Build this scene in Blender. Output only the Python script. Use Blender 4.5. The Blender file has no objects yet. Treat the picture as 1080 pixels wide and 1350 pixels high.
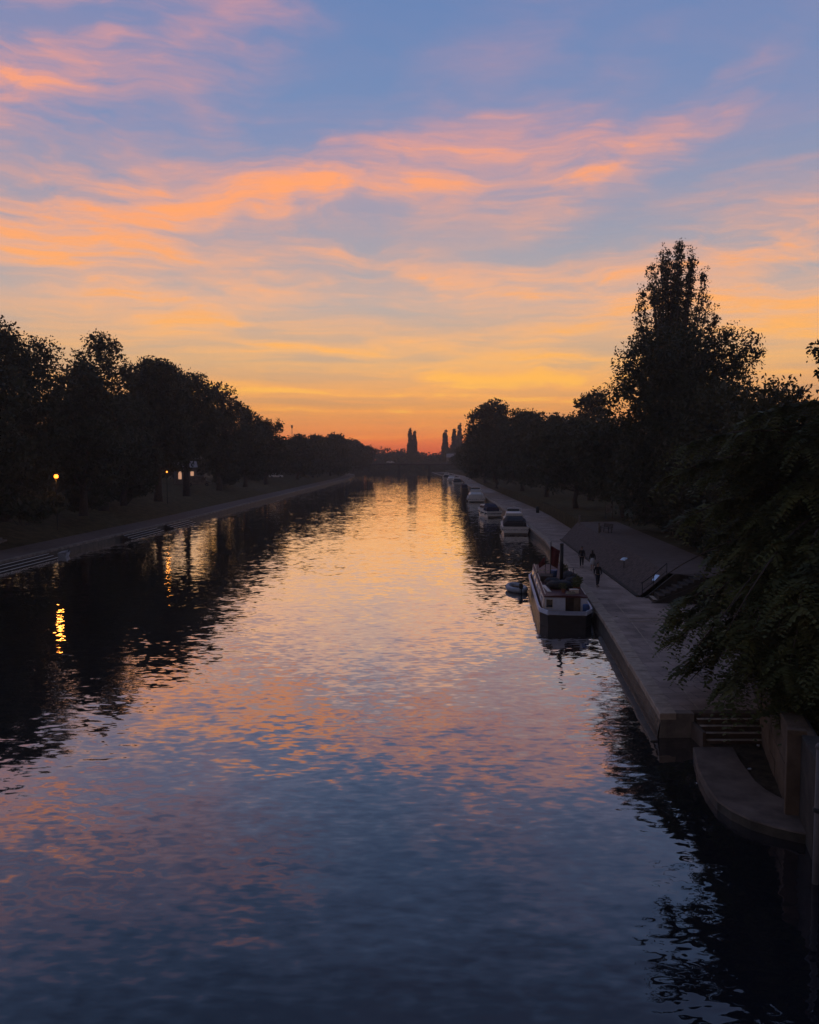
import bpy, bmesh, math, random
import numpy as np
from mathutils import Vector, Matrix

scene = bpy.context.scene
COL = scene.collection
R = math.radians
F, PIT, CAMZ = 1082.0, R(3.81), 10.2

# ------------------------------------------------------------------ measuring helpers
def ray(px, py):
    a, b = (px - 540) / F, -(py - 675) / F
    return Vector((a, math.cos(PIT) + b * math.sin(PIT), -math.sin(PIT) + b * math.cos(PIT)))
def g(px, py, z):
    """world point seen at a photo pixel, at height z"""
    d = ray(px, py); t = (z - CAMZ) / d.z
    return Vector((d.x * t, d.y * t, z))
def at(px, py, D):
    """world point seen at a photo pixel, at distance D"""
    d = ray(px, py); t = D / d.y
    return Vector((d.x * t, D, CAMZ + d.z * t))

# ------------------------------------------------------------------ colours / materials
def lin(r, gg, b):
    f = lambda c: (c / 255 / 12.92) if c / 255 <= 0.04045 else ((c / 255 + 0.055) / 1.055) ** 2.4
    return (f(r), f(gg), f(b), 1)

class NT:
    def __init__(s, tree): s.t = tree; s.l = tree.links
    def n(s, kind, **kw):
        nd = s.t.nodes.new(kind)
        for k, v in kw.items(): setattr(nd, k, v)
        return nd
    def put(s, sock, v):
        if hasattr(v, 'is_output'): s.l.new(v, sock)
        elif v is not None: sock.default_value = v
    def m(s, op, a, b=None, c=None, clamp=False):
        nd = s.n('ShaderNodeMath', operation=op, use_clamp=clamp)
        for i, v in enumerate((a, b, c)): s.put(nd.inputs[i], v)
        return nd.outputs[0]
    def vm(s, op, a, b=None, scale=None):
        nd = s.n('ShaderNodeVectorMath', operation=op)
        s.put(nd.inputs[0], a)
        if b is not None: s.put(nd.inputs[1], b)
        if scale is not None: s.put(nd.inputs['Scale'], scale)
        return nd.outputs['Value'] if op in ('DOT_PRODUCT', 'LENGTH') else nd.outputs[0]
    def noise(s, vec, scale, detail=3, rough=.5, dist=0, out=0):
        nd = s.n('ShaderNodeTexNoise')
        s.put(nd.inputs['Vector'], vec)
        nd.inputs['Scale'].default_value = scale; nd.inputs['Detail'].default_value = detail
        nd.inputs['Roughness'].default_value = rough; nd.inputs['Distortion'].default_value = dist
        return nd.outputs[out]
    def mapping(s, vec, loc=(0,0,0), rot=(0,0,0), sc=(1,1,1), kind='POINT'):
        nd = s.n('ShaderNodeMapping', vector_type=kind)
        s.put(nd.inputs[0], vec)
        nd.inputs['Location'].default_value = loc; nd.inputs['Rotation'].default_value = rot; nd.inputs['Scale'].default_value = sc
        return nd.outputs[0]
    def ramp(s, fac, stops, interp='LINEAR'):
        nd = s.n('ShaderNodeValToRGB'); s.put(nd.inputs[0], fac)
        r = nd.color_ramp; r.interpolation = interp
        r.elements[0].position = stops[0][0]; r.elements[0].color = stops[0][1]
        r.elements[1].position = stops[-1][0]; r.elements[1].color = stops[-1][1]
        for p, c in stops[1:-1]:
            e = r.elements.new(p); e.color = c
        return nd.outputs[0]
    def mix(s, fac, a, b, blend='MIX'):
        nd = s.n('ShaderNodeMix', data_type='RGBA', blend_type=blend)
        s.put(nd.inputs[0], fac); s.put(nd.inputs[6], a); s.put(nd.inputs[7], b)
        return nd.outputs[2]
    def rng(s, v, a, b, c, d, smooth=False):
        nd = s.n('ShaderNodeMapRange')
        if smooth: nd.interpolation_type = 'SMOOTHSTEP'
        s.put(nd.inputs[0], v)
        for i, x in enumerate((a, b, c, d)): nd.inputs[i + 1].default_value = x
        return nd.outputs[0]

def mat(name, col, rough=.8, metal=0, var=.25, scale=3, bump=0, bscale=20, brick=None, spec=.3, rot=0):
    m = bpy.data.materials.new(name); m.use_nodes = True
    t = NT(m.node_tree); bs = m.node_tree.nodes['Principled BSDF']
    co = t.n('ShaderNodeTexCoord').outputs['Object']
    c = (*col, 1) if len(col) == 3 else col
    lo = tuple(x * (1 - var) for x in c[:3]) + (1,); hi = tuple(min(1, x * (1 + var)) for x in c[:3]) + (1,)
    base = t.mix(t.rng(t.noise(co, scale, 5, .6), .3, .7, 0, 1), lo, hi)
    if brick:
        b = t.n('ShaderNodeTexBrick'); t.put(b.inputs['Vector'], t.mapping(co, rot=(0, 0, rot)))
        b.inputs['Color1'].default_value = (1, 1, 1, 1); b.inputs['Color2'].default_value = (.78, .78, .78, 1)
        b.inputs['Mortar'].default_value = (.3, .3, .3, 1)
        b.inputs['Scale'].default_value = 1; b.inputs['Brick Width'].default_value = brick[0]
        b.inputs['Row Height'].default_value = brick[1]; b.inputs['Mortar Size'].default_value = brick[2]
        base = t.mix(1.0, base, b.outputs[0], 'MULTIPLY')
    t.put(bs.inputs['Base Color'], base)
    bs.inputs['Roughness'].default_value = rough; bs.inputs['Metallic'].default_value = metal
    bs.inputs['Specular IOR Level'].default_value = spec
    if bump:
        bn = t.n('ShaderNodeBump'); bn.inputs['Strength'].default_value = 1; bn.inputs['Distance'].default_value = bump
        t.put(bn.inputs['Height'], t.noise(co, bscale, 4, .6)); t.put(bs.inputs['Normal'], bn.outputs[0])
    return m

def glow(name, col, strength):
    m = bpy.data.materials.new(name); m.use_nodes = True
    bs = m.node_tree.nodes['Principled BSDF']
    bs.inputs['Base Color'].default_value = (.6, .5, .4, 1)
    bs.inputs['Emission Color'].default_value = (*col, 1); bs.inputs['Emission Strength'].default_value = strength
    return m

def leafmat(name, c1, c2):
    m = bpy.data.materials.new(name); m.use_nodes = True
    t = NT(m.node_tree); nodes = m.node_tree.nodes; bs = nodes['Principled BSDF']
    co = t.n('ShaderNodeTexCoord').outputs['Object']
    base = t.mix(t.rng(t.noise(co, .8, 4, .7), .35, .65, 0, 1), (*c1, 1), (*c2, 1))
    t.put(bs.inputs['Base Color'], base)
    bs.inputs['Roughness'].default_value = .6; bs.inputs['Specular IOR Level'].default_value = .25
    tr = t.n('ShaderNodeBsdfTranslucent'); t.put(tr.inputs[0], base)
    mx = t.n('ShaderNodeMixShader'); mx.inputs[0].default_value = .25
    t.l.new(bs.outputs[0], mx.inputs[1]); t.l.new(tr.outputs[0], mx.inputs[2])
    t.l.new(mx.outputs[0], nodes['Material Output'].inputs[0])
    return m

M = dict(
    leaf=leafmat('dark_foliage', (.03, .036, .018), (.055, .06, .026)),
    leaf2=leafmat('olive_foliage', (.038, .04, .018), (.075, .07, .03)),
    leaf3=leafmat('near_foliage', (.06, .068, .026), (.16, .165, .055)),
    bark=mat('bark', (.07, .055, .045), .95, var=.4, scale=4, bump=.03, bscale=9),
    stone=mat('promenade_paving', (.36, .265, .215), .85, var=.38, scale=.55, bump=.006, bscale=30, brick=(1.15, .8, .012), rot=R(-7)),
    concrete=mat('concrete', (.19, .155, .13), .85, var=.5, scale=1.3, bump=.01, bscale=14),
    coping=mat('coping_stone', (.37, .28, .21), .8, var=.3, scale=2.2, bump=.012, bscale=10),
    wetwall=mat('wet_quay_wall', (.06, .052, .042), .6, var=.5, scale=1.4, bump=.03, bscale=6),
    cobble=mat('cobbled_slope', (.12, .092, .082), .95, var=.45, scale=4, bump=.05, bscale=7, spec=.1),
    path=mat('tarmac_path', (.15, .115, .10), .95, var=.2, scale=1.2, bump=.005, bscale=40, spec=.1),
    soil=mat('bank_grass', (.075, .06, .03), .95, var=.45, scale=.9, bump=.06, bscale=6, spec=.05),
    dirt=mat('dirt', (.06, .045, .03), .95, var=.5, scale=3, bump=.03, bscale=9, spec=.1),
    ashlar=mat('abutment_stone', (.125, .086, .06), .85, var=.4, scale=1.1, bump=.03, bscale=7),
    steptread=mat('lit_step_tops', (.42, .31, .23), .85, var=.5, scale=2.5, bump=.01, bscale=12),  # tops coloured lighter than the risers, standing in for light on them
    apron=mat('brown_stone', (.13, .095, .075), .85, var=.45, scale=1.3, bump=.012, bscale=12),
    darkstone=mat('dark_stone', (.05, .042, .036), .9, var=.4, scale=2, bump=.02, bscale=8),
    steel=mat('painted_steel', (.12, .11, .11), .5, var=.2),
    iron=mat('black_iron', (.02, .02, .02), .5, var=.3),
    white=mat('white_gelcoat', (.66, .62, .58), .35, var=.08, scale=1.5, spec=.5),
    cream=mat('cream_paint', (.74, .62, .54), .45, var=.15, scale=2, spec=.5),
    bluewhite=mat('pale_blue_paint', (.58, .60, .70), .45, var=.12, scale=3, spec=.5),
    hull=mat('black_hull', (.022, .02, .022), .45, var=.4, scale=2, spec=.5),
    maroon=mat('maroon_paint', (.09, .025, .025), .6, var=.3, scale=4),
    glass=mat('dark_glass', (.012, .014, .016), .06, var=.1, spec=.8),
    wood=mat('weathered_wood', (.13, .09, .06), .85, var=.4, scale=5),
    darkwood=mat('dark_wood', (.035, .02, .014), .7, var=.4, scale=5),
    tarp=mat('dark_tarp', (.03, .03, .035), .8, var=.4, scale=4, bump=.03, bscale=6),
    grey=mat('grey_rubber', (.30, .32, .36), .55, var=.2, scale=3),
    navy=mat('navy_canvas', (.02, .025, .06), .8, var=.3, scale=4, bump=.01),
    redflag=mat('red_flag_cloth', (.11, .018, .02), .85, var=.3, scale=5),
    blueflag=mat('blue_plastic', (.04, .09, .24), .5, var=.3, scale=5),
    terracotta=mat('terracotta', (.30, .12, .07), .85, var=.3, scale=6),
    mirror=mat('polished_white_plate', (.85, .83, .82), .16, metal=.85, var=.03),
    rope=mat('rope', (.28, .24, .18), .95, var=.3, scale=20),
    skin=mat('skin', (.36, .22, .16), .6, var=.08, scale=10),
    hair=mat('dark_hair', (.02, .014, .01), .6, var=.3, scale=30),
    black=mat('black_cloth', (.018, .017, .02), .9, var=.3, scale=8),
    denim=mat('dark_denim', (.03, .034, .05), .9, var=.3, scale=8),
    palecloth=mat('pale_cloth', (.50, .50, .52), .9, var=.12, scale=8),
    shoe=mat('shoe_leather', (.03, .027, .025), .6, var=.2, scale=8),
    render=mat('house_render', (.2, .17, .15), .9, var=.15, scale=1),
    slate=mat('slate_roof', (.30, .26, .25), .7, var=.25, scale=2),
    green=mat('green_board', (.12, .16, .13), .7, var=.2, scale=3),
    lamp=glow('sodium_lamp', (1.0, .22, .02), 4),
    lampw=glow('warm_lamp', (1.0, .45, .15), 8),
    litwin=glow('lit_window', (1.0, .50, .28), .5),
)

# ------------------------------------------------------------------ mesh building
class MB:
    def __init__(s): s.v = []; s.f = []; s.mi = []
    def add(s, vs, fs, mi=0):
        o = len(s.v); s.v += [tuple(v) for v in vs]
        for f in fs: s.f.append([i + o for i in f]); s.mi.append(mi)
        return s
    def box(s, c, size, rz=0, mi=0, rx=0, ry=0, taper=1.0):
        sx, sy, sz = (x / 2 for x in size)
        rot = Matrix.Rotation(rz, 3, 'Z') @ Matrix.Rotation(ry, 3, 'Y') @ Matrix.Rotation(rx, 3, 'X')
        vs = []
        for z in (-sz, sz):
            k = taper if z > 0 else 1
            for x, y in ((-sx, -sy), (sx, -sy), (sx, sy), (-sx, sy)):
                vs.append(Vector(c) + rot @ Vector((x * k, y * k, z)))
        return s.add(vs, [(3, 2, 1, 0), (4, 5, 6, 7), (0, 1, 5, 4), (1, 2, 6, 5), (2, 3, 7, 6), (3, 0, 4, 7)], mi)
    def loft(s, rings, mi=0, cap=True, closed=True):
        n = len(rings[0]); vs = [p for r in rings for p in r]; fs = []
        for a in range(len(rings) - 1):
            for i in range(n if closed else n - 1):
                j = (i + 1) % n
                fs.append((a * n + i, a * n + j, (a + 1) * n + j, (a + 1) * n + i))
        if cap and closed:
            fs.append(tuple(range(n))[::-1]); fs.append(tuple(range((len(rings) - 1) * n, len(rings) * n)))
        return s.add(vs, fs, mi)
    def tube(s, pts, rad, n=8, mi=0, cap=True):
        pts = [Vector(p) for p in pts]
        if not hasattr(rad, '__len__'): rad = [rad] * len(pts)
        rings = []
        for i, p in enumerate(pts):
            d = (pts[min(i + 1, len(pts) - 1)] - pts[max(i - 1, 0)]).normalized()
            up = Vector((0, 0, 1)) if abs(d.z) < .95 else Vector((1, 0, 0))
            a = d.cross(up).normalized(); b = a.cross(d)
            rings.append([p + rad[i] * (math.cos(k * 2 * math.pi / n) * a + math.sin(k * 2 * math.pi / n) * b) for k in range(n)])
        return s.loft(rings, mi, cap)
    def lathe(s, prof, c=(0, 0, 0), n=14, mi=0):
        rings = [[Vector(c) + Vector((r * math.cos(k * 2 * math.pi / n), r * math.sin(k * 2 * math.pi / n), z)) for k in range(n)] for r, z in prof]
        return s.loft(rings, mi, True)
    def blob(s, c, r, seed=0, mi=0, n=10, m=7, amp=.12):
        rnd = random.Random(seed); rings = []
        for a in range(1, m):
            th = math.pi * a / m; ring = []
            for k in range(n):
                ph = 2 * math.pi * k / n; q = 1 + rnd.uniform(-amp, amp)
                ring.append((c[0] + r[0] * q * math.sin(th) * math.cos(ph), c[1] + r[1] * q * math.sin(th) * math.sin(ph), c[2] - r[2] * q * math.cos(th)))
            rings.append(ring)
        return s.loft(rings, mi, True)
    def build(s, name, mats, parent=None, smooth=False, bevel=0, loc=None):
        me = bpy.data.meshes.new(name)
        me.from_pydata(s.v, [], s.f)
        if not isinstance(mats, (list, tuple)): mats = [mats]
        for x in mats: me.materials.append(x)
        me.polygons.foreach_set('material_index', s.mi)
        if smooth: me.polygons.foreach_set('use_smooth', [True] * len(s.f))
        bm = bmesh.new(); bm.from_mesh(me); bmesh.ops.recalc_face_normals(bm, faces=bm.faces); bm.to_mesh(me); bm.free()
        me.update()
        o = bpy.data.objects.new(name, me); COL.objects.link(o)
        if parent: o.parent = parent
        if loc: o.location = loc
        if bevel:
            b = o.modifiers.new('bevel', 'BEVEL'); b.width = bevel; b.segments = 2; b.limit_method = 'ANGLE'
        return o

def tag(o, label, cat, group=None):
    o['label'] = label; o['category'] = cat
    if group: o['group'] = group
    return o
def empty(name, loc, label, cat, group=None, rz=0):
    o = bpy.data.objects.new(name, None); COL.objects.link(o)
    o.location = loc; o.rotation_euler = (0, 0, rz); o.empty_display_size = .3
    return tag(o, label, cat, group)
def struct(o): o['kind'] = 'structure'; return o
def copy_tree(o, parent=None):
    c = o.copy(); COL.objects.link(c); c.parent = parent
    for ch in list(o.children): copy_tree(ch, c)
    return c

def interp(tab, y):
    return float(np.interp(y, [a for a, b in tab], [b for a, b in tab]))

# ================================================================== THE PLACE
LEFT = [(-400, -46), (0, -40), (75, -37.3), (127, -34.6), (250, -31.5), (380, -28.3), (450, -30), (520, -42)]
RIGHT = [(29.3, 9.15), (46.4, 11.15), (51, 11.6), (92, 15.3), (108, 16.0), (130, 16.6), (187, 17.9), (300, 20), (409, 23), (470, 22), (520, 14)]
def le(y): return interp(LEFT, y)
def re_(y): return interp(RIGHT, y)
def steps_of(a, b, n): return [a + (b - a) * i / n for i in range(n + 1)]

# ---- ground and river
mb = MB(); mb.add([(-900, -450, -2.2), (900, -450, -2.2), (900, 900, -2.2), (-900, 900, -2.2)], [(0, 1, 2, 3)])
struct(mb.build('ground', M['dirt']))

mw = bpy.data.materials.new('river_water'); mw.use_nodes = True
t = NT(mw.node_tree); nd = mw.node_tree.nodes; nd.remove(nd['Principled BSDF'])
P = t.n('ShaderNodeNewGeometry').outputs['Position']
def slope(vec, scale, sx, sy, detail, k, rot=0, seed=0):
    q = t.mapping(vec, loc=(seed * 3.1, seed * 1.7, seed), rot=(0, 0, rot), sc=(sx, sy, 1))
    c = t.noise(q, scale, detail, .5, .3, out=1)
    return t.vm('SCALE', t.vm('SUBTRACT', c, (.5, .5, .5)), scale=k)
ys_ = t.n('ShaderNodeSeparateXYZ'); t.l.new(P, ys_.inputs[0])
patch = t.m('MULTIPLY', t.rng(ys_.outputs[1], 12, 42, .85, 1), t.rng(t.noise(t.mapping(P, sc=(.5, 1, 1)), .09, 3, .55), .36, .66, .7, 1.15))
s1 = slope(P, .95, .75, 1.10, 1.5, .088, R(9), 1)
s2 = slope(P, 2.7, .62, 1.15, 1.5, .105, R(-6), 2)
s3 = slope(P, 4.6, .55, 1.2, 1.0, .075, R(4), 3)
s4 = slope(P, .13, .7, 1.0, 1.0, .018, R(-12), 4)
tot = t.vm('ADD', t.vm('ADD', s1, s2), t.vm('ADD', s3, s4))
tot = t.vm('SCALE', tot, scale=patch)
tot = t.vm('MULTIPLY', tot, (.75, 1.0, 0))
nrm = t.vm('NORMALIZE', t.vm('ADD', tot, (0, 0, 1)))
inc = t.n('ShaderNodeNewGeometry').outputs['Incoming']
cosv = t.m('ABSOLUTE', t.vm('DOT_PRODUCT', nrm, inc))
refl = t.ramp(cosv, [(0, (1, 1, 1, 1)), (.10, (.96, .96, .96, 1)), (.18, (.80, .80, .80, 1)), (.30, (.48, .48, .48, 1)), (.42, (.24, .24, .24, 1)), (.57, (.085, .085, .085, 1)), (1, (.02, .02, .02, 1))])
gl = t.n('ShaderNodeBsdfGlossy'); gl.inputs['Roughness'].default_value = .02; t.put(gl.inputs['Normal'], nrm)
t.put(gl.inputs['Color'], (1, .985, .97, 1))
df = t.n('ShaderNodeBsdfDiffuse'); df.inputs[0].default_value = (.009, .010, .014, 1)
mx = t.n('ShaderNodeMixShader'); t.put(mx.inputs[0], refl)
t.l.new(df.outputs[0], mx.inputs[1]); t.l.new(gl.outputs[0], mx.inputs[2]); t.l.new(mx.outputs[0], nd['Material Output'].inputs[0])
mb = MB(); mb.add([(-120, -400, 0), (90, -400, 0), (90, 560, 0), (-120, 560, 0)], [(0, 1, 2, 3)])
struct(mb.build('river_water', mw))

# ---- left bank
YL = [-400, 0, 40, 60, 75, 90, 105, 127, 150, 180, 215, 250, 300, 340, 380, 415, 450, 490, 520]
def strip(name, m, edge, prof, ys, noise=0, seed=0):
    rnd = random.Random(seed); mb = MB(); rows = []
    for y in ys:
        rows.append([(edge(y) + o, y, z + (rnd.uniform(-noise, noise) if 0 < i < len(prof) - 1 else 0)) for i, (o, z) in enumerate(prof)])
    mb.loft(rows, 0, False, False)
    return struct(mb.build(name, m, smooth=noise > 0))
def dense(ys, step):
    out = []
    for a, b in zip(ys, ys[1:]):
        n = max(1, int((b - a) / step)) if b > 0 else 1
        out += [a + (b - a) * i / n for i in range(n)]
    return out + [ys[-1]]
strip('towpath', M['path'], le, [(-.55, .70), (-4.8, .74)], YL)
strip('grass_bank', M['soil'], le, [(-4.8, .738), (-5.6, 1.0), (-7.5, 1.55), (-10, 2.2), (-12.5, 2.9), (-15, 3.5), (-18, 3.95), (-30, 4.1), (-60, 4.2)], dense(YL, 5), .10, 3)
strip('left_ground', M['soil'], le, [(-60, 4.2), (-850, 4.5)], YL)
root = empty('river_wall', (0, 0, 0), 'low stone river wall edging the far towpath on the left bank', 'river wall')
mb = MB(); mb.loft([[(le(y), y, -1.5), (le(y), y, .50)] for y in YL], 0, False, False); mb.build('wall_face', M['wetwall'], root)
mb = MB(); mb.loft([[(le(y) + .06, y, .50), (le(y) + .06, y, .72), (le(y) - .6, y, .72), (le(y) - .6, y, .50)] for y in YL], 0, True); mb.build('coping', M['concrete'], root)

# landing steps down to the water on the left bank
def bank_steps(ya, yb, label):
    xa, xb = le(ya), le(yb); ang = math.atan2(xb - xa, yb - ya)
    r = empty('landing_steps', (xa, ya, 0), label, 'landing steps', 'landing steps along the left towpath', -ang)
    L = math.hypot(yb - ya, xb - xa)
    for i, (o, z) in enumerate(((.30, .48), (.75, .29), (1.2, .10))):
        mb = MB(); mb.box((o, L / 2, z / 2 - .3), (.42, L, z + .6)); s = mb.build('tread', M['darkstone'], r)
        mb = MB(); mb.box((o + .17, L / 2, z + .012), (.12, L - .1, .024)); mb.build('nosing', M['white'], s)
    return r
p0 = g(0, 746, .5); 
bank_steps(69, 82.5, 'long landing steps with white edges at the near end of the left towpath')
bank_steps(101.5, 113, 'middle flight of white-edged landing steps on the left bank')
bank_steps(117, 127, 'short far flight of white-edged landing steps on the left bank')
r = empty('bank_staircase', (-42.8, 84.5, .74), 'broad dim stone staircase climbing the grass beyond the left towpath', 'staircase', None, R(4))
for i in range(7):
    mb = MB(); mb.box((-.45 * i, 0, .11 + .22 * i), (.5, 6.5, .22 + .44 * (i > 0))); mb.build('step', M['concrete'], r)

# ---- right bank
PROM = [(29.3, 12.75), (40, 16.3), (50.6, 19.6), (51.5, 19.6)]
ys = [29.71, 33, 37, 41, 46.4, 50.8]
mb = MB(); mb.loft([[(re_(y) + .55, y, .9), (interp(PROM, y), y, .9)] for y in ys], 0, False, False)
ys2 = [50.8, 52.0, 54.2, 60, 70, 80, 92.3]
inner = [(50.8, 16.1), (52.0, 18.9), (53.7, 15.6), (54.2, 15.3), (92.3, 17.1)]
mb.loft([[(re_(y) + .55, y, .9), (15.3 if y < 54.3 else interp([(54.3, 15.25), (92.3, 17.1)], y), y, .9)] for y in ys2], 0, False, False)
mb.add([(15.3, 50.8, .9), (19.6, 50.8, .9), (19.6, 54.2, .9), (15.3, 54.2, .9)], [(0, 1, 2, 3)])
INN2 = [(92.3, 17.1), (98, 20.5), (110, 21.3), (140, 23.0), (200, 23.5), (300, 25), (409, 28), (520, 22)]
ys3 = [92.3, 98, 108, 118, 130, 150, 187, 240, 300, 360, 409, 470, 520]
mb.loft([[(re_(y) + .55, y, .9), (interp(INN2, y), y, .9)] for y in ys3], 0, False, False)
mb.loft([[(re_(y) + 1.45, y, .904), (re_(y) + 1.51, y, .904)] for y in (29.8, 37, 46.4, 52)], 1, False, False)
for yy in (31.6, 36.2, 41.5, 46.6): mb.add([(re_(yy) + .56, yy, .904), (re_(yy) + 3.4, yy + .1, .904), (re_(yy) + 3.4, yy + .14, .904), (re_(yy) + .56, yy + .05, .904)], [(0, 1, 2, 3)], 1)
struct(mb.build('promenade', [M['stone'], M['coping']]))

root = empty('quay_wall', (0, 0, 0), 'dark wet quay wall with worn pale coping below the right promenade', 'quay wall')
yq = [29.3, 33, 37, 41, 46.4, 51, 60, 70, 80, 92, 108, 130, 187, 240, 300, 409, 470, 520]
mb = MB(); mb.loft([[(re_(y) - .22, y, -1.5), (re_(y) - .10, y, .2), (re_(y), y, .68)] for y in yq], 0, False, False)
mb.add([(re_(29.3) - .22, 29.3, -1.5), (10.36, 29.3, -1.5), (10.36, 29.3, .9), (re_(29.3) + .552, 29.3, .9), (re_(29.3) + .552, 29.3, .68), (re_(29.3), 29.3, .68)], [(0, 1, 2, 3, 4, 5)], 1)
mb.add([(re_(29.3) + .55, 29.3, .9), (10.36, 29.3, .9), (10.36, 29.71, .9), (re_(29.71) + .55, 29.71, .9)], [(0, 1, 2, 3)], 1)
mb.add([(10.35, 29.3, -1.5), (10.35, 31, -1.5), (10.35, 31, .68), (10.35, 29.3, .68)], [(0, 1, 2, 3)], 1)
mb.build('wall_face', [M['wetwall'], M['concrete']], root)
mb = MB(); rnd = random.Random(5)
def copingseg(y0, y1, mb):
    j = rnd.uniform(-.012, .012)
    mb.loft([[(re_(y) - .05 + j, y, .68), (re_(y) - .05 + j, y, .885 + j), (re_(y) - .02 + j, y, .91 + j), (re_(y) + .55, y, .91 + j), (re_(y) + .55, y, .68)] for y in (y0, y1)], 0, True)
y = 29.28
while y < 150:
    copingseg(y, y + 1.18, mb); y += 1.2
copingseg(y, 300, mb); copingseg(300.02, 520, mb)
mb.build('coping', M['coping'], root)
mb = MB(); mb.loft([[(re_(y) - .44 - w_, y, -.5), (re_(y) - .44 - w_, y, .02), (re_(y) - .40 - w_, y, .045), (re_(y) - .21, y, .05), (re_(y) - .21, y, -.5)] for y, w_ in ((28.9, .05), (30, 0), (31.5, .06), (33, .01), (35, .05), (37, .02), (39.5, .05), (41, 0), (43, .03), (46, -.05))], 0, True)
mb.build('waterline_ledge', M['wetwall'], root)

# cobbled slope, upper path, ground
SB = [(54.3, 15.25), (92.3, 17.1)]
ST = [(54.3, 17.3), (98, 20.2)]
mb = MB(); rows = []
for i in range(24):
    u = i / 23; yb, yt = 54.3 + 38 * u, 54.3 + 43.7 * u
    xb, xt = interp(SB, yb), interp(ST, yt)
    rows.append([(xb + (xt - xb) * k / 4, yb + (yt - yb) * k / 4, .9 + 1.6 * k / 4 + (.03 * math.sin(i * 3 + k * 5) if 0 < k < 4 else 0)) for k in range(5)])
mb.loft(rows, 0, False, False)
mb.add([(interp(SB, 92.3), 92.3, .9), (20.5, 98.6, .9), (20.2, 98, 2.5)], [(0, 1, 2)])
struct(mb.build('cobbled_bank', M['cobble'], smooth=True))
mb = MB(); mb.loft([[(interp(ST, y), y, 2.5), (interp(ST, y) + 4.6, y, 2.52)] for y in (54.3, 62, 70, 80, 90, 98)], 0, False, False)
mb.add([(19.6, 51.6, 2.505), (24, 51.0, 2.51), (21.9, 54.3, 2.52), (17.3, 54.3, 2.5)], [(0, 1, 2, 3)])
struct(mb.build('upper_path', M['path']))
mb = MB()
e2 = [(20, 12.2), (29.3, 12.95), (40, 16.5), (50.6, 19.8), (50.65, 19.9), (54.3, 20.5), (98, 24.6), (99, 20.6), (110, 21.5), (140, 23.2), (200, 23.7), (300, 25.2), (409, 28.2), (520, 22.2)]
mb.loft([[(x, y, 2.49), (x + 14, y, 2.6), (850, y, 3.2)] for y, x in [(-400, 12)] + e2], 0, False, False)
struct(mb.build('right_ground', M['soil']))
mb = MB(); mb.loft([[(interp(INN2, y), y, .9), (interp(INN2, y) + .1, y, 2.5)] for y in ys3[1:]], 0, False, False)
struct(mb.build('grass_verge', M['soil']))
# kerb edging the foot of the slope
mb = MB(); mb.loft([[(interp(SB, y) - .12, y, .9), (interp(SB, y) - .12, y, 1.0), (interp(SB, y) + .1, y, 1.02), (interp(SB, y) + .1, y, .9)] for y in (54.3, 70, 92.3)], 0, True)
tag(mb.build('kerb', M['darkstone']), 'dark kerb along the foot of the cobbled slope', 'kerb')
# retaining wall under the near tree
mb = MB(); rr = [(29.3, 12.75), (40, 16.3), (50.6, 19.6)]
mb.loft([[(x, y, .85), (x + .05, y, 2.75), (x + .45, y, 2.75), (x + .45, y, .85)] for y, x in rr], 0, True)
tag(mb.build('retaining_wall', M['darkstone']), 'dark retaining wall half hidden behind the drooping tree', 'wall')
# stair cut into the slope
r = empty('stone_staircase', (15.7, 52.9, .9), 'stone staircase climbing right beside the dark end wall of the cobbled slope', 'staircase', None, R(-6))
for i in range(9):
    mb = MB(); mb.box((.2 + .36 * i, 0, .09 + .178 * i), (.40, 1.7, .178 + .2 * (i > 0))); st = mb.build('step', M['darkstone'], r)
    mb = MB(); mb.box((.15 + .36 * i, 0, .1875 + .178 * i), (.25, 1.6, .012)); mb.build('pale_tread', M['coping'], st)  # pale tread tops on darker steps
mb = MB(); mb.add([(-.3, .95, -.1), (3.9, 1.0, -.1), (3.9, 1.0, 1.62), (1.7, .98, 1.62), (-.3, 1.2, -.1), (3.9, 1.3, -.1), (3.9, 1.3, 1.6), (1.7, 1.3, 1.6)], [(0, 1, 2, 3), (4, 7, 6, 5), (3, 2, 6, 7), (0, 3, 7, 4), (1, 5, 6, 2), (0, 4, 5, 1)])
mb.build('side_wall', M['darkstone'], r)  # dark stone colour stands in for the shade on this end wall
mb = MB(); mb.loft([[(-.2, -.98, -.1), (-.2, -.84, -.1), (-.2, -.84, -.02), (-.2, -.98, -.02)], [(3.5, -.98, -.1), (3.5, -.84, -.1), (3.5, -.84, 1.50), (3.5, -.98, 1.50)]], 0, True)
mb.build('string', M['darkstone'], r)
# its railing
r = empty('handrail', (15.45, 54.0, .9), 'short black iron handrail at the foot of the stone staircase', 'handrail')
for x, z in ((0, .05), (.75, .6), (1.6, 1.35)):
    mb = MB(); mb.tube([(x, 0, z - .1), (x, 0, z + .95)], .025); mb.build('post', M['iron'], r)
mb = MB(); mb.tube([(-.1, 0, .98), (0, 0, 1.0), (.75, 0, 1.55), (1.6, 0, 2.3)], .03); mb.build('rail', M['iron'], r)
mb = MB(); mb.tube([(0, 0, .5), (.75, 0, 1.05), (1.6, 0, 1.8)], .018); mb.build('lower_rail', M['iron'], r)
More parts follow.
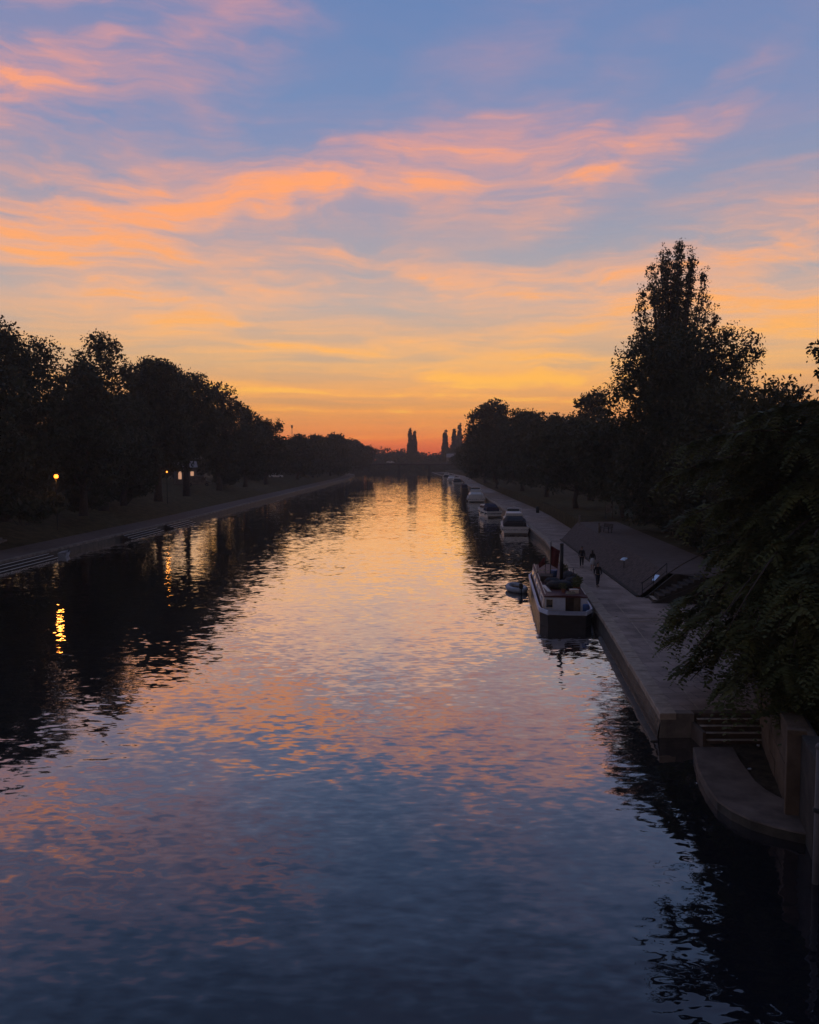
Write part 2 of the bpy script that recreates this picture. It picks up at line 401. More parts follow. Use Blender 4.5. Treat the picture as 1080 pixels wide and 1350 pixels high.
# bright plates
def plate(p, rz, label, ry=-14):
    r = empty('sign_plate', p, label, 'sign', 'bright plates by the cobbled slope', rz)
    mb = MB(); mb.tube([(0, 0, -.1), (0, 0, .82)], .03); mb.build('post', M['iron'], r)
    mb = MB(); mb.box((0, 0, .87), (.62, .42, .035), rx=R(4), ry=R(ry)); mb.build('panel', M['mirror'], r, bevel=.006)
    return r
a = at(823, 737, 63.5); plate((a.x, a.y, a.z - .87), R(52), 'bright white plate on a post halfway along the cobbled slope')
a = at(866, 762, 55.2); plate((a.x, a.y, a.z - .87), R(48), 'bright white plate at the head of the iron handrail', -34)

# near steps, landing, abutment
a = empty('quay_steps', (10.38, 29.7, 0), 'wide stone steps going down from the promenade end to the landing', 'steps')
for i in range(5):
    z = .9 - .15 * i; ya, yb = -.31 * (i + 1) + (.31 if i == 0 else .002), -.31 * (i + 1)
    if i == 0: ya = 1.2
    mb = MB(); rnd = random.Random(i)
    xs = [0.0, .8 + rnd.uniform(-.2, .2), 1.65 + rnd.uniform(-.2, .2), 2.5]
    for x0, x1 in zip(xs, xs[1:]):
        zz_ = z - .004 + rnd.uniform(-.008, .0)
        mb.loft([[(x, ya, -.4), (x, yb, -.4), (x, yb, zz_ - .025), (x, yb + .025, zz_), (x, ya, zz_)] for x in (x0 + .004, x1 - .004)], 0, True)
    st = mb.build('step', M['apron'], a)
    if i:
        mb = MB(); mb.box((1.25, (ya + yb) / 2 + .05, z + .006), (2.44, .19, .012)); mb.build('tread', M['steptread'], st)  # thin pale sheet painted as the lit top of each step
mb = MB(); mb.box((-.06, -.62, .1), (.11, 1.9, 1.0)); mb.build('cheek_wall', M['apron'], a)
outer = [g(*p, .3) for p in ((914, 985), (922, 1015), (932, 1035), (946, 1055), (965, 1068), (990, 1080), (1020, 1089), (1050, 1096), (1095, 1104))]
innr = [g(*p, .3) for p in ((966, 985), (976, 1003), (985, 1015), (996, 1030), (1010, 1041), (1026, 1050), (1042, 1058), (1070, 1068), (1105, 1076))]
r = empty('landing_apron', (0, 0, 0), 'curved pale stone apron of the landing at the foot of the steps', 'landing')
mb = MB(); mb.loft([[(o.x, o.y, -1.5), (o.x, o.y, .262)] for o in outer], 0, False, False); mb.build('kerb_face', M['wetwall'], r)
mb = MB(); mb.loft([[(o.x - .02, o.y - .02, .262), (o.x + .01, o.y, .30), (i.x, i.y, .30), (i.x, i.y, .1)] for o, i in zip(outer, innr)], 0, False, False)
mb.build('kerb_band', M['apron'], r)
mb = MB(); mb.loft([[(i.x, i.y, .17), (i.x + 2.6, i.y + 3, .2)] for i in innr], 0, False, False)
mb.add([(innr[0].x, innr[0].y, .17), (10.3, 28.4, .17), (12.8, 28.4, .2), (innr[0].x + 2.6, innr[0].y + 3, .2)], [(0, 1, 2, 3)])
mb.build('dirt_floor', M['dirt'], r)
rnd = random.Random(11)
for px, py, lab in ((958, 995, 'crumpled pale litter on the landing beside the kerb band'), (1000, 984, 'pale scrap of litter at the foot of the quay steps near the wall'), (988, 1015, 'thin flat scrap of litter in the middle of the landing')):
    q = g(px, py, .2); mb = MB(); mb.blob((0, 0, .03), (.06, .05, .035), px, n=7, m=5, amp=.35)
    o = mb.build('litter', M['palecloth'], loc=q); tag(o, lab, 'litter')
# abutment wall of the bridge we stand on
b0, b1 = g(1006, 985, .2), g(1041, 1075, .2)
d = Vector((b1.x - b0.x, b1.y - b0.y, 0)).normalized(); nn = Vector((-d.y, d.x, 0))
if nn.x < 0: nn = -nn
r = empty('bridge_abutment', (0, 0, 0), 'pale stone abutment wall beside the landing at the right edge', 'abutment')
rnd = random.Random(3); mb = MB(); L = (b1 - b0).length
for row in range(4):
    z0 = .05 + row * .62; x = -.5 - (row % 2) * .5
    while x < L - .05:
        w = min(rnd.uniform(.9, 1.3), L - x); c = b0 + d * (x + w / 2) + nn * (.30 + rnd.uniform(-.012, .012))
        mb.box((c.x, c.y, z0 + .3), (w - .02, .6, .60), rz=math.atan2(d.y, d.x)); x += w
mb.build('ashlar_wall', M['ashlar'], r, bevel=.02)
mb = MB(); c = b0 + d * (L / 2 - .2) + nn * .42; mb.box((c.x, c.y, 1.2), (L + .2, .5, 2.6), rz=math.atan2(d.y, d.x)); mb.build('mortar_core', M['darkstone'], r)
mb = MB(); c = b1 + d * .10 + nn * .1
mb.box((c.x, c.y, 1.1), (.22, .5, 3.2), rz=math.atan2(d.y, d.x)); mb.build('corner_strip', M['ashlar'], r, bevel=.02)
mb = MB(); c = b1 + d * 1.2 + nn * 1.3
mb.box((c.x, c.y, .5), (2.0, 2.2, 4.2), rz=math.atan2(d.y, d.x)); mb.build('pier', M['darkstone'], r, bevel=.04)  # dark block, its colour standing in for the shadowed recess
q = g(1075, 1165, 0)
r = empty('mooring_post', (q.x, q.y, 0), 'slim grey steel post standing in the water at the right edge', 'post')
mb = MB(); mb.tube([(0, 0, -1.5), (0, 0, 3.3)], .075, 12); mb.build('shaft', M['steel'], r, smooth=True)
mb = MB(); mb.lathe([(.075, 3.3), (.095, 3.32), (.095, 3.38), (.04, 3.44)]); mb.build('cap', M['steel'], r)
mb = MB(); mb.lathe([(.076, 1.75), (.11, 1.77), (.11, 1.85), (.076, 1.87)]); mb.build('collar', M['iron'], r)

# ================================================================== BOATS
def hullrings(L, W, zb, zt, bow=.25, stern_round=.0, n=18, sheer=.0):
    """plan outline with a pointed bow at +y, stern at y=0"""
    pts = []
    for i in range(n + 1):
        u = i / n
        w = W / 2
        if u > 1 - bow: w *= max(.02, 1 - ((u - (1 - bow)) / bow) ** 2.0)
        if stern_round and u < stern_round: w *= .70 + .30 * math.sqrt(max(0, 1 - (1 - u / stern_round) ** 2))
        pts.append((u * L, w, u))
    def ring(z, k, ext):
        a = [(-w * k, y + (ext * L * .04 * u * u), z + sheer * u * u) for y, w, u in pts]
        return a + [(w * k, y + (ext * L * .04 * u * u), z + sheer * u * u) for y, w, u in reversed(pts)]
    return ring
def rope(a, b, label, sag=.25):
    a, b = Vector(a), Vector(b)
    pts = [a + (b - a) * i / 8 - Vector((0, 0, sag * math.sin(math.pi * i / 8))) for i in range(9)]
    mb = MB(); mb.tube(pts, .02, 6); tag(mb.build('mooring_rope', M['rope'], smooth=True), label, 'rope', 'mooring ropes of the houseboat')

# ---- the wide houseboat
LB, WB = 18.0, 3.25
ang = math.atan2(1.85, 18)
hb = empty('houseboat', (9.45, 48.7, 0), 'wide cream and black houseboat with a cluttered roof moored at the promenade', 'houseboat', None, -ang)
ring = hullrings(LB, WB, 0, 0, .18, .10)
mb = MB(); mb.loft([ring(-.5, .93, 0), ring(.1, .98, .2), ring(.74, 1.0, .5)], 0, True); mb.build('hull', M['hull'], hb)
mb = MB(); mb.loft([ring(.74, 1.015, .5), ring(.80, 1.03, .5), ring(1.0, 1.02, .6), ring(1.0, .95, .6), ring(.78, .95, .5)], 0, False); mb.build('gunwale_band', M['bluewhite'], hb)
mb = MB(); mb.loft([ring(.72, .96, .5), ring(.76, .96, .5)], 0, True); mb.build('deck', M['darkwood'], hb)
y0, y1 = 1.15, 15.9
def cab(z, k, ya, yb): return [(-k, ya, z), (k, ya, z), (k, yb, z), (-k, yb, z)]
mb = MB(); mb.loft([cab(.76, 1.42, y0, y1), cab(1.64, 1.30, y0 + .03, y1 - .1)], 0, True); mb.build('cabin', M['cream'], hb)
mb = MB(); mb.loft([[(x * 1.33, y, z) for x, z in ((-1, 1.64), (-1, 1.70), (-.5, 1.76), (0, 1.78), (.5, 1.76), (1, 1.70), (1, 1.64))] for y in (y0 - .12, y1)], 0, True); mb.build('roof', M['maroon'], hb)
for sgn in (-1, 1):
    mb = MB(); mb.tube([(sgn * 1.22, y0 + .1, 1.81), (sgn * 1.22, y1 - .3, 1.81)], .025, 6); mb.build('roof_rail', M['white'], hb)
    for i in range(5):
        yy = 2.6 + i * 2.75
        mb = MB(); mb.box((sgn * 1.365, yy, 1.31), (.06, 1.25, .46), ry=-sgn * R(7)); w = mb.build('window', M['white'], hb, bevel=.02)
        mb = MB(); mb.box((sgn * 1.375, yy, 1.31), (.06, 1.1, .35), ry=-sgn * R(7)); mb.build('pane', M['glass'], w)
    mb = MB(); mb.loft([[(sgn * 1.435, y0 + .02, .80), (sgn * 1.435, y1, .80), (sgn * 1.412, y1, 1.0), (sgn * 1.412, y0 + .02, 1.0)], [(sgn * 1.40, y0 + .02, .80), (sgn * 1.40, y1, .80), (sgn * 1.38, y1, 1.0), (sgn * 1.38, y0 + .02, 1.0)]], 0, True); mb.build('side_stripe', M['maroon'], hb)
# end bulkhead facing the bridge
mb = MB(); mb.box((-.62, y0 - .02, 1.22), (1.22, .06, .80)); mb.build('bulkhead_panel', M['bluewhite'], hb)
mb = MB(); mb.box((-.98, y0 - .055, 1.27), (.46, .04, .56)); w = mb.build('window', M['white'], hb)
mb = MB(); mb.box((-.98, y0 - .075, 1.27), (.37, .03, .47)); mb.build('pane', M['glass'], w)
mb = MB(); mb.box((.42, y0 - .02, 1.21), (.84, .06, .86)); mb.build('doorway', M['darkwood'], hb)
mb = MB(); mb.box((.70, y0 - .07, 1.21), (.40, .05, .82)); dd = mb.build('door', M['wood'], hb)
mb = MB(); mb.tube([(.55, y0 - .13, 1.2), (.55, y0 - .09, 1.2)], .025); mb.build('handle', M['steel'], dd)
mb = MB(); mb.box((1.10, y0 - .02, 1.22), (.46, .06, .80)); mb.build('bulkhead_panel', M['bluewhite'], hb)
mb = MB(); mb.box((0, .14, .88), (.05, .06, .25)); mb.build('stem_post', M['hull'], hb)
mb = MB(); mb.tube([(.15, 6.2, 1.7), (.15, 6.2, 4.35)], .12, 12); fl = mb.build('flue', M['iron'], hb, smooth=True)
mb = MB(); mb.lathe([(.10, 4.35), (.14, 4.37), (.14, 4.42), (.03, 4.46)], (.15, 6.2, 0)); mb.build('flue_cap', M['iron'], fl)
HB = Matrix.Translation((9.45, 48.7, 0)) @ Matrix.Rotation(-ang, 4, 'Z')
def onboat(p): return HB @ Vector(p)
def thing_on_boat(name, mb, m, p, label, cat, group=None, smooth=False, bevel=0, rz=0):
    o = mb.build(name, m, smooth=smooth, bevel=bevel); o.location = onboat(p); o.rotation_euler = (0, 0, -ang + rz)
    return tag(o, label, cat, group)
RZ = 1.765
# flag on its staff
r = empty('flag_staff', onboat((-.42, 8.6, RZ)), 'dark red flag hanging from a pole on the houseboat roof', 'flag', None, -ang)
mb = MB(); mb.tube([(0, 0, -.02), (.02, 0, 2.55)], .03, 8); mb.build('pole', M['iron'], r)
mb = MB(); rows = []
for i in range(9):
    u = i / 8; rows.append([(.03 + .62 * k / 7 * (1 - .25 * u), .10 * math.sin(k * 1.1 + u * 2), 2.25 - 1.35 * u - .35 * (k / 7) * (1 - .2 * u)) for k in range(8)])
mb.loft(rows, 0, False, False); o = mb.build('cloth', M['redflag'], r, smooth=True); o.modifiers.new('solid', 'SOLIDIFY').thickness = .01
r = empty('pennant_staff', onboat((-.75, 9.0, RZ)), 'slim pole with a drooping dull red pennant left of the roof flag', 'flag', None, -ang)
mb = MB(); mb.tube([(0, 0, -.02), (0, 0, 1.5)], .02, 8); mb.build('pole', M['iron'], r)
mb = MB(); mb.loft([[(.02, 0, 1.45), (.02, .01, .9)], [(-.25, .05, 1.2), (-.2, .05, .75)], [(-.5, 0, .9), (-.42, 0, .6)]], 0, False, False); o = mb.build('cloth', M['redflag'], r, smooth=True); o.modifiers.new('solid', 'SOLIDIFY').thickness = .01
# white bench-like box at far end of roof
r = empty('solar_panel', onboat((-.72, 10.6, RZ)), 'bright tilted panel catching the sunset at the far end of the houseboat roof', 'panel', None, -ang)
mb = MB(); mb.box((0, 0, .22), (1.15, .7, .04), rx=R(-3)); mb.build('panel', M['mirror'], r)
for s in (-.5, .5):
    mb = MB(); mb.box((s, 0, .10), (.05, .6, .21)); mb.build('bracket', M['steel'], r)
mb = MB(); mb.box((-.6, 0, .34), (.05, .1, .6)); mb.build('upright', M['white'], r)
mb = MB(); mb.lathe([(.14, 0), (.2, .05), (.22, .42), (.24, .5), (.2, .5)]);
thing_on_boat('plastic_tub', mb, M['blueflag'], (-.15, 8.9, RZ), 'blue plastic tub on the houseboat roof beside the flag', 'tub', smooth=True)
def pot(p, s, seed, label):
    r = empty('potted_plant', onboat(p), label, 'potted plant', 'potted plants on the houseboat roof', -ang)
    mb = MB(); mb.lathe([(.11 * s, 0), (.16 * s, .26 * s), (.18 * s, .30 * s), (.14 * s, .29 * s)]); mb.build('pot', M['terracotta'], r)
    crown_mesh('foliage', [(0, 0, .48 * s, .24 * s, .24 * s, .22 * s)], 260, .05 * s, seed, M['leaf3'], r, .1)

def leaf_arrays(blobs, n, size, seed, spread, bias=.5, aspect=.55, per=9):
    rs = np.random.RandomState(seed); B = np.array(blobs, float)
    w = (B[:, 3] * B[:, 4] + B[:, 3] * B[:, 5] + B[:, 4] * B[:, 5]); w /= w.sum()
    nc = max(1, n // per); idx = rs.choice(len(B), nc, p=w)
    d = rs.normal(size=(nc, 3)); d /= np.linalg.norm(d, axis=1)[:, None]
    rad = bias + (1 - bias) * rs.rand(nc) ** .6
    cen = B[idx, :3] + d * B[idx, 3:6] * rad[:, None]
    big = 1.0 + .9 * (rad < bias + (1 - bias) * .3)
    pos = np.repeat(cen, per, 0) + np.clip(rs.normal(size=(nc * per, 3)), -1.35, 1.35) * spread * np.array([1, 1, .75])
    sz = size * np.repeat(big, per) * rs.uniform(.6, 1.35, nc * per)
    N = len(pos)
    a = rs.normal(size=(N, 3)); a /= np.linalg.norm(a, axis=1)[:, None]
    b = rs.normal(size=(N, 3)); b -= (a * b).sum(1)[:, None] * a; b /= np.linalg.norm(b, axis=1)[:, None]
    a *= sz[:, None]; b *= sz[:, None] * aspect
    V = np.stack([pos - a, pos + b * .9 - a * .1, pos + a, pos - b * .9 - a * .1], 1).reshape(-1, 3)
    return V
def quads_mesh(name, V, m):
    N = len(V) // 4; me = bpy.data.meshes.new(name)
    me.vertices.add(4 * N); me.vertices.foreach_set('co', V.astype(np.float32).ravel())
    me.loops.add(4 * N); me.loops.foreach_set('vertex_index', np.arange(4 * N, dtype=np.int32))
    me.polygons.add(N); me.polygons.foreach_set('loop_start', np.arange(0, 4 * N, 4, dtype=np.int32))
    me.update(calc_edges=True); me.materials.append(m)
    return me
def crown_mesh(name, blobs, n, size, seed, m, parent, spread, bias=.5, me=None):
    me = me or quads_mesh(name, leaf_arrays(blobs, n, size, seed, spread, bias), m)
    o = bpy.data.objects.new(name, me); COL.objects.link(o); o.parent = parent
    return o

pot((.75, 2.6, RZ), 1.0, 1, 'potted plant nearest the cabin door on the houseboat roof')
pot((.95, 3.6, RZ), 1.25, 2, 'larger potted plant on the right edge of the houseboat roof')
pot((-.05, 2.2, RZ), .8, 3, 'small potted plant in the middle of the near roof end')
pot((.55, 9.3, RZ), 1.2, 4, 'potted plant behind the black flue on the houseboat roof')
for i, (p, s, lab) in enumerate((((-.1, 3.7, RZ), (.85, .6, .32), 'largest dark tarpaulin bundle at the near end of the houseboat roof'), ((.75, 5.0, RZ), (.55, .75, .34), 'dark tarpaulin bundle on the right side of the houseboat roof'), ((-.55, 5.6, RZ), (.5, .7, .26), 'low dark tarpaulin bundle left of the black flue'), ((.75, 7.4, RZ), (.5, .8, .36), 'dark tarpaulin bundle behind the flue on the right'))):
    mb = MB(); mb.blob((0, 0, s[2] * .75), s, i, n=14, m=9, amp=.16); thing_on_boat('tarpaulin_bundle', mb, M['tarp'], p, lab, 'bundle', 'tarpaulin bundles on the houseboat roof', smooth=True)
for i, (p, s, m, lab) in enumerate((((-.78, 7.2, RZ), (.8, 1.3, .34), 'darkwood', 'long dark storage box on the left of the houseboat roof'), ((.1, 4.75, RZ), (.6, .5, .3), 'wood', 'weathered wooden crate in the middle of the houseboat roof'), ((.6, 2.1, RZ - .02), (.5, .35, .22), 'cream', 'small pale box at the front edge of the houseboat roof'))):
    mb = MB(); mb.box((0, 0, s[2] / 2), s); mb.box((0, 0, s[2] + .02), (s[0] + .04, s[1] + .04, .04)); mb.box((0, -s[1] / 2 - .012, s[2] * .6), (s[0] * .9, .02, .05)); thing_on_boat('storage_box', mb, M[m], p, lab, 'box', 'boxes on the houseboat roof', bevel=.012, rz=R(i * 11 - 6))
mb = MB(); mb.box((0, 0, .04), (.22, 2.6, .05)); mb.box((.0, .0, .075), (.18, 2.4, .02)); thing_on_boat('plank', mb, M['white'], (-1.0, 3.6, RZ - .03), 'pale plank lying along the left edge of the houseboat roof', 'plank', rz=R(5))
mb = MB()
for k in range(3): mb.tube([((.28 - .03 * k) * math.cos(q * .45), (.28 - .03 * k) * math.sin(q * .45), .03 + .045 * k) for q in range(15)], .028, 6)
thing_on_boat('rope_coil', mb, M['rope'], (.35, 1.7, RZ), 'coil of pale rope at the front edge of the houseboat roof', 'rope', smooth=True)
r = empty('bicycle', onboat((.95, 6.3, RZ + .02)), 'bicycle lying propped on the right side of the houseboat roof', 'bicycle', None, -ang + R(84))
for x in (-.52, .52):
    mb = MB(); mb.tube([(x + .33 * math.cos(q * math.pi / 10), 0, .34 + .33 * math.sin(q * math.pi / 10)) for q in range(21)], .022, 6); w = mb.build('wheel', M['iron'], r)
    mb = MB()
    for q in range(8): mb.tube([(x, 0, .34), (x + .33 * math.cos(q * math.pi / 4), 0, .34 + .33 * math.sin(q * math.pi / 4))], .004, 4)
    mb.build('spokes', M['steel'], w)
mb = MB()
for a_, b_ in (((-.52, .34), (-.18, .86)), ((-.52, .34), (-.05, .32)), ((-.05, .32), (-.18, .86)), ((-.05, .32), (.36, .82)), ((-.16, .80), (.38, .86)), ((.52, .34), (.36, .95))): mb.tube([(a_[0], 0, a_[1]), (b_[0], 0, b_[1])], .018, 6)
mb.build('frame', M['maroon'], r)
mb = MB(); mb.tube([(.36, -.28, .98), (.36, 0, .95), (.36, .28, .98)], .014, 6); mb.build('handlebar', M['steel'], r)
mb = MB(); mb.blob((-.19, 0, .90), (.14, .07, .035), 3); mb.build('saddle', M['iron'], r)
mb = MB(); mb.lathe([(.16, 0), (.20, .02), (.2, .5), (.18, .55), (.05, .58)]); thing_on_boat('gas_bottle', mb, M['blueflag'], (1.18, .62, .77), 'blue gas bottle on the end deck of the houseboat', 'gas bottle', smooth=True)
rope(onboat((1.5, .6, 1.0)), (12.1, 47.2, .98), 'near mooring rope from the houseboat to the quay')
rope(onboat((1.6, 15.5, 1.0)), (14.3, 66.5, .98), 'far mooring rope from the houseboat to the quay')
for i in range(4):
    mb = MB(); mb.lathe([(.04, -.32), (.11, -.26), (.12, 0), (.11, .26), (.04, .32)]); mb.tube([(0, 0, .3), (.04, 0, .55)], .012, 5)
    thing_on_boat('fender', mb, M['grey'], (1.76, 2.5 + 3.6 * i, .48), 'grey fender hanging between the houseboat and the quay', 'fender', 'fenders of the houseboat', smooth=True)

# ---- dinghy
q = g(681, 779, 0)
r = empty('dinghy', (q.x, q.y, 0), 'small grey inflatable dinghy floating left of the houseboat', 'dinghy', None, R(8))
mb = MB(); pts = []
for k in range(25):
    a_ = -math.pi * .5 + math.pi * 2 * k / 24
    pts.append((.62 * math.cos(a_) * (1 if math.sin(a_) < .2 else 1 - .12 * math.sin(a_)), 1.25 * math.sin(a_), .22 + .08 * max(0, math.sin(a_))))
mb.tube(pts, .2, 10); mb.build('tube', M['grey'], r, smooth=True)
mb = MB(); mb.loft([[(-.5, -1.0, .1), (.5, -1.0, .1), (.5, .9, .12), (-.5, .9, .12)], [(-.5, -1.0, .16), (.5, -1.0, .16), (.5, .9, .18), (-.5, .9, .18)]], 0, True); mb.build('floor', M['tarp'], r)
mb = MB(); mb.box((0, -.1, .37), (1.1, .26, .05)); mb.build('thwart', M['wood'], r)
mb = MB(); mb.box((0, -1.22, .55), (.26, .3, .4)); mb.box((0, -1.32, .1), (.12, .14, .7)); mb.build('outboard_motor', M['iron'], r, bevel=.04)

# ---- cruisers
def cruiser(p, L, W, ang, label, cover, hull='white', fly=True):
    r = empty('motor_cruiser', p, label, 'cruiser', 'cruisers moored along the right quay', ang)
    ring = hullrings(L, W, 0, 0, .42, .0, sheer=.35)
    mb = MB(); mb.loft([ring(-.4, .8, -1), ring(.15, .92, 0), ring(.95, 1.0, 1.0)], 0, True); h = mb.build('hull', M[hull], r)
    mb = MB(); mb.loft([ring(.55, .985, .6), ring(.58, 1.005, .62), ring(.72, 1.01, .78), ring(.74, .99, .8)], 0, False); mb.build('stripe', M['navy'], h)
    mb = MB(); mb.loft([ring(.95, 1.01, 1), ring(1.05, 1.02, 1), ring(1.05, .93, 1)], 0, False); mb.build('gunwale', M['white'], r)
    mb = MB(); mb.box((0, -.35, .18), (W * .86, .7, .10)); mb.build('bathing_platform', M['wood'], r, bevel=.02)
    c0, c1 = .32 * L, .74 * L
    def sec(y, w, z0, z1, k): return [(-w, y, z0), (w, y, z0), (w * k, y, z1), (-w * k, y, z1)]
    mb = MB(); mb.loft([sec(c0, W * .43, .95, 2.05, .9), sec(c1 - 1.0, W * .43, .95, 2.0, .9), sec(c1, W * .36, .95, 1.5, .9), sec(c1 + .8, W * .22, 1.1, 1.2, .9)], 0, True); mb.build('cabin', M['white'], r, bevel=.04)
    mb = MB(); mb.box((0, c0 - .02, 1.5), (W * .6, .05, .62)); w = mb.build('rear_window', M['glass'], r)
    for s in (-1, 1):
        mb = MB(); mb.box((s * W * .415, (c0 + c1) / 2 - .3, 1.62), (.05, (c1 - c0) * .62, .34), ry=-s * R(8)); mb.build('side_window', M['glass'], r)
    # canvas cockpit cover on hoops
    mb = MB(); mb.loft([[(-W * .44, y, .98), (-W * .43, y, z * .8), (-W * .3, y, z), (W * .3, y, z), (W * .43, y, z * .8), (W * .44, y, .98)] for y, z in ((.12 * L, 1.75), (.2 * L, 2.1), (c0 + .1, 2.25))], 0, True); mb.build('cockpit_cover', M[cover], r)
    if fly:
        mb = MB(); mb.loft([sec(c0 + .2, W * .36, 2.05, 2.62, .92), sec(c1 - .9, W * .34, 2.02, 2.7, .8)], 0, True); mb.build('flybridge', M['white'], r, bevel=.04)
        mb = MB(); mb.box((0, c1 - 1.0, 2.84), (W * .5, .04, .32), rx=R(20)); mb.build('windscreen', M['glass'], r)
        mb = MB(); mb.tube([(-W * .3, c0 + .4, 2.5), (-W * .27, c0 + .4, 3.25), (0, c0 + .4, 3.45), (W * .27, c0 + .4, 3.25), (W * .3, c0 + .4, 2.5)], .05, 8); mb.build('radar_arch', M['white'], r)
    mb = MB()
    for s in (-1, 1):
        ps = [(s * W * .48, 0.05 * L, 1.62), (s * W * .48, .5 * L, 1.68), (s * W * .36, .8 * L, 1.78), (0, 1.03 * L, 1.95)]
        mb.tube(ps, .02, 6)
        for p_ in ps[:3]: mb.tube([p_, (p_[0], p_[1], 1.05)], .015, 6)
    mb.tube([(-W * .48, .05 * L, 1.62), (W * .48, .05 * L, 1.62)], .02, 6)
    mb.build('guard_rail', M['steel'], r)
    mb = MB(); mb.tube([(W * .3, .02 * L, 1.0), (W * .3, -.05 * L, 2.0)], .015, 6); mb.build('ensign_staff', M['steel'], r)
    for s in (-1, 1):
        for yy in (.15, .45):
            mb = MB(); mb.lathe([(.03, -.3), (.1, -.24), (.1, .24), (.03, .3)], (s * (W / 2 + .06), yy * L, .62)); mb.build('fender', M['white'], r, smooth=True)
    return r
q = g(680, 705, 0); c1 = cruiser((q.x, q.y, 0), 10.5, 3.45, R(-4), 'white motor cruiser with dark cockpit canvas moored nearest beyond the houseboat', 'tarp')
q = g(655, 684, 0); c2 = cruiser((q.x - .1, q.y + 3, 0), 8.5, 2.6, R(10), 'slim white motor cruiser with its bow angled out, left of the nearest cruiser', 'navy', fly=False)
q = g(628, 662, 0); c3 = cruiser((q.x, q.y, 0), 9.5, 3.9, R(-3), 'boxy white motor cruiser with dark windows moored alone further up the quay', 'white')
q = g(600, 640, 0)
for i, (px, D, lab, cv, hl) in enumerate(((604, 300, 'distant motor cruiser first in the far row of boats before the bridge', 'navy', 'white'), (597, 335, 'distant motor cruiser second in the far row of boats before the bridge', 'tarp', 'white'), (590, 372, 'distant motor cruiser farthest along the quay, closest to the bridge', 'white', 'white'))):
    o = copy_tree(c1 if i != 1 else c3); o.location = (at(px, 630, D).x, D, 0); o.rotation_euler = (0, 0, R(2)); o['label'] = lab
# narrowboat further along
r = empty('narrowboat', (at(613, 640, 250).x, 250, 0), 'low dark narrowboat moored between the lone cruiser and the far boats', 'narrowboat', None, R(-2))
ring = hullrings(14, 2.2, 0, 0, .16, .08)
mb = MB(); mb.loft([ring(-.4, .95, 0), ring(.85, 1, .5)], 0, True); mb.build('hull', M['hull'], r)
mb = MB(); mb.loft([cab(.85, .95, 2, 11.5), cab(1.8, .82, 2, 11.5)], 0, True); mb.build('cabin', M['navy'], r)
for s in (-1, 1):
    for i in range(4):
        mb = MB(); mb.box((s * .9, 3.2 + 2 * i, 1.4), (.05, .9, .4), ry=-s * R(8)); mb.build('window', M['glass'], r)

# ================================================================== TREES
def blobs_round(H, W, base, n, seed, flat=1.0):
    rnd = random.Random(seed); out = []
    cz, rz = (H + base) / 2, (H - base) / 2
    for i in range(n):
        th = i * 2.399 + rnd.uniform(-.4, .4); u = (i + .5) / n
        z = -0.85 + 1.65 * u; rr = math.sqrt(max(.05, 1 - z * z)) * rnd.uniform(.40, .72)
        r = rnd.uniform(.19, .30) * W * (1.0 - .22 * max(0, z))
        zz = min(cz + z * rz, H - r * .78)
        out.append((rr * W / 2 * math.cos(th) * 1.15, rr * W / 2 * math.sin(th) * 1.15, zz, r, r, r * .8 * flat))
    out.append((0, 0, cz, W * .27, W * .27, rz * .72))
    out.append((rnd.uniform(-.08, .08) * W, 0, H - W * .17, W * .2, W * .2, W * .17))
    return out
def trunk_mesh(root, H, base, W, blobs, seed, r0=None):
    rnd = random.Random(seed + 9); r0 = r0 or .018 * H + .12; mb = MB()
    top = base + (H - base) * .55
    mb.tube([(0, 0, -.3), (.03 * W * rnd.uniform(-1, 1), .1, base * .5), (.04 * W * rnd.uniform(-1, 1), 0, base), (0, 0, top)], [r0 * 1.35, r0, r0 * .85, r0 * .3], 10)
    for b in blobs[:9]:
        s = Vector((0, 0, base * .8 + (b[2] - base) * rnd.uniform(.1, .35))); e = Vector(b[:3])
        mid = (s + e) / 2 + Vector((rnd.uniform(-.3, .3), rnd.uniform(-.3, .3), -.05 * W))
        mb.tube([s, mid, e], [r0 * .42, r0 * .28, r0 * .08], 6)
    return mb.build('trunk', M['bark'], root, smooth=True)
def tree(x, y, z, H, W, base, label, seed, n=9000, size=.34, nb=12, m='leaf', group=None, spread=.55, blobs=None, name='broadleaf_tree', bias=.5, trunk=True, flat=1.0):
    root = empty(name, (x, y, z), label, 'tree', group)
    bl = blobs or blobs_round(H, W, base, nb, seed, flat)
    trunk_mesh(root, H, base, W, bl, seed)
    crown_mesh('crown', bl, n, size, seed, M[m], root, spread, bias)
    return root
def px_tree(px, top, D, z, W, base, label, seed, **k):
    p = at(px, top, D)
    return tree(p.x, D, z, p.z - z, W, base, label, seed, **k)
GL = 'trees along the left bank'
px_tree(-2, 425, 93, 3.2, 14.6, 3.2, 'broad dark tree towering at the left edge of the river view', 21, n=42000, size=.2, nb=24, group=GL, spread=.4, bias=.35)
px_tree(-75, 440, 80, 3.2, 13, 2.5, 'dark broad tree cut off by the left edge of the photo', 22, n=14000, size=.26, group=GL)
px_tree(131, 436, 112, 3.2, 10.0, 6.5, 'airy tree with sky showing through its thin crown behind the lamp', 33, n=11000, size=.2, nb=20, group=GL, spread=.42, bias=.5)
px_tree(105, 478, 105, 3.0, 10, 2.8, 'low leafy tree just behind the brightest lamp on the left bank', 24, n=18000, size=.25, group=GL)
px_tree(205, 470, 136, 3.2, 12.5, 5.5, 'tall dense tree whose dome stands right of the airy tree', 25, n=27000, size=.26, nb=20, group=GL, spread=.45, bias=.42)
px_tree(243, 490, 150, 3.4, 11.5, 7.0, 'dense sloping tree above the lit building on the left bank', 26, n=22000, size=.27, nb=19, group=GL, bias=.42)
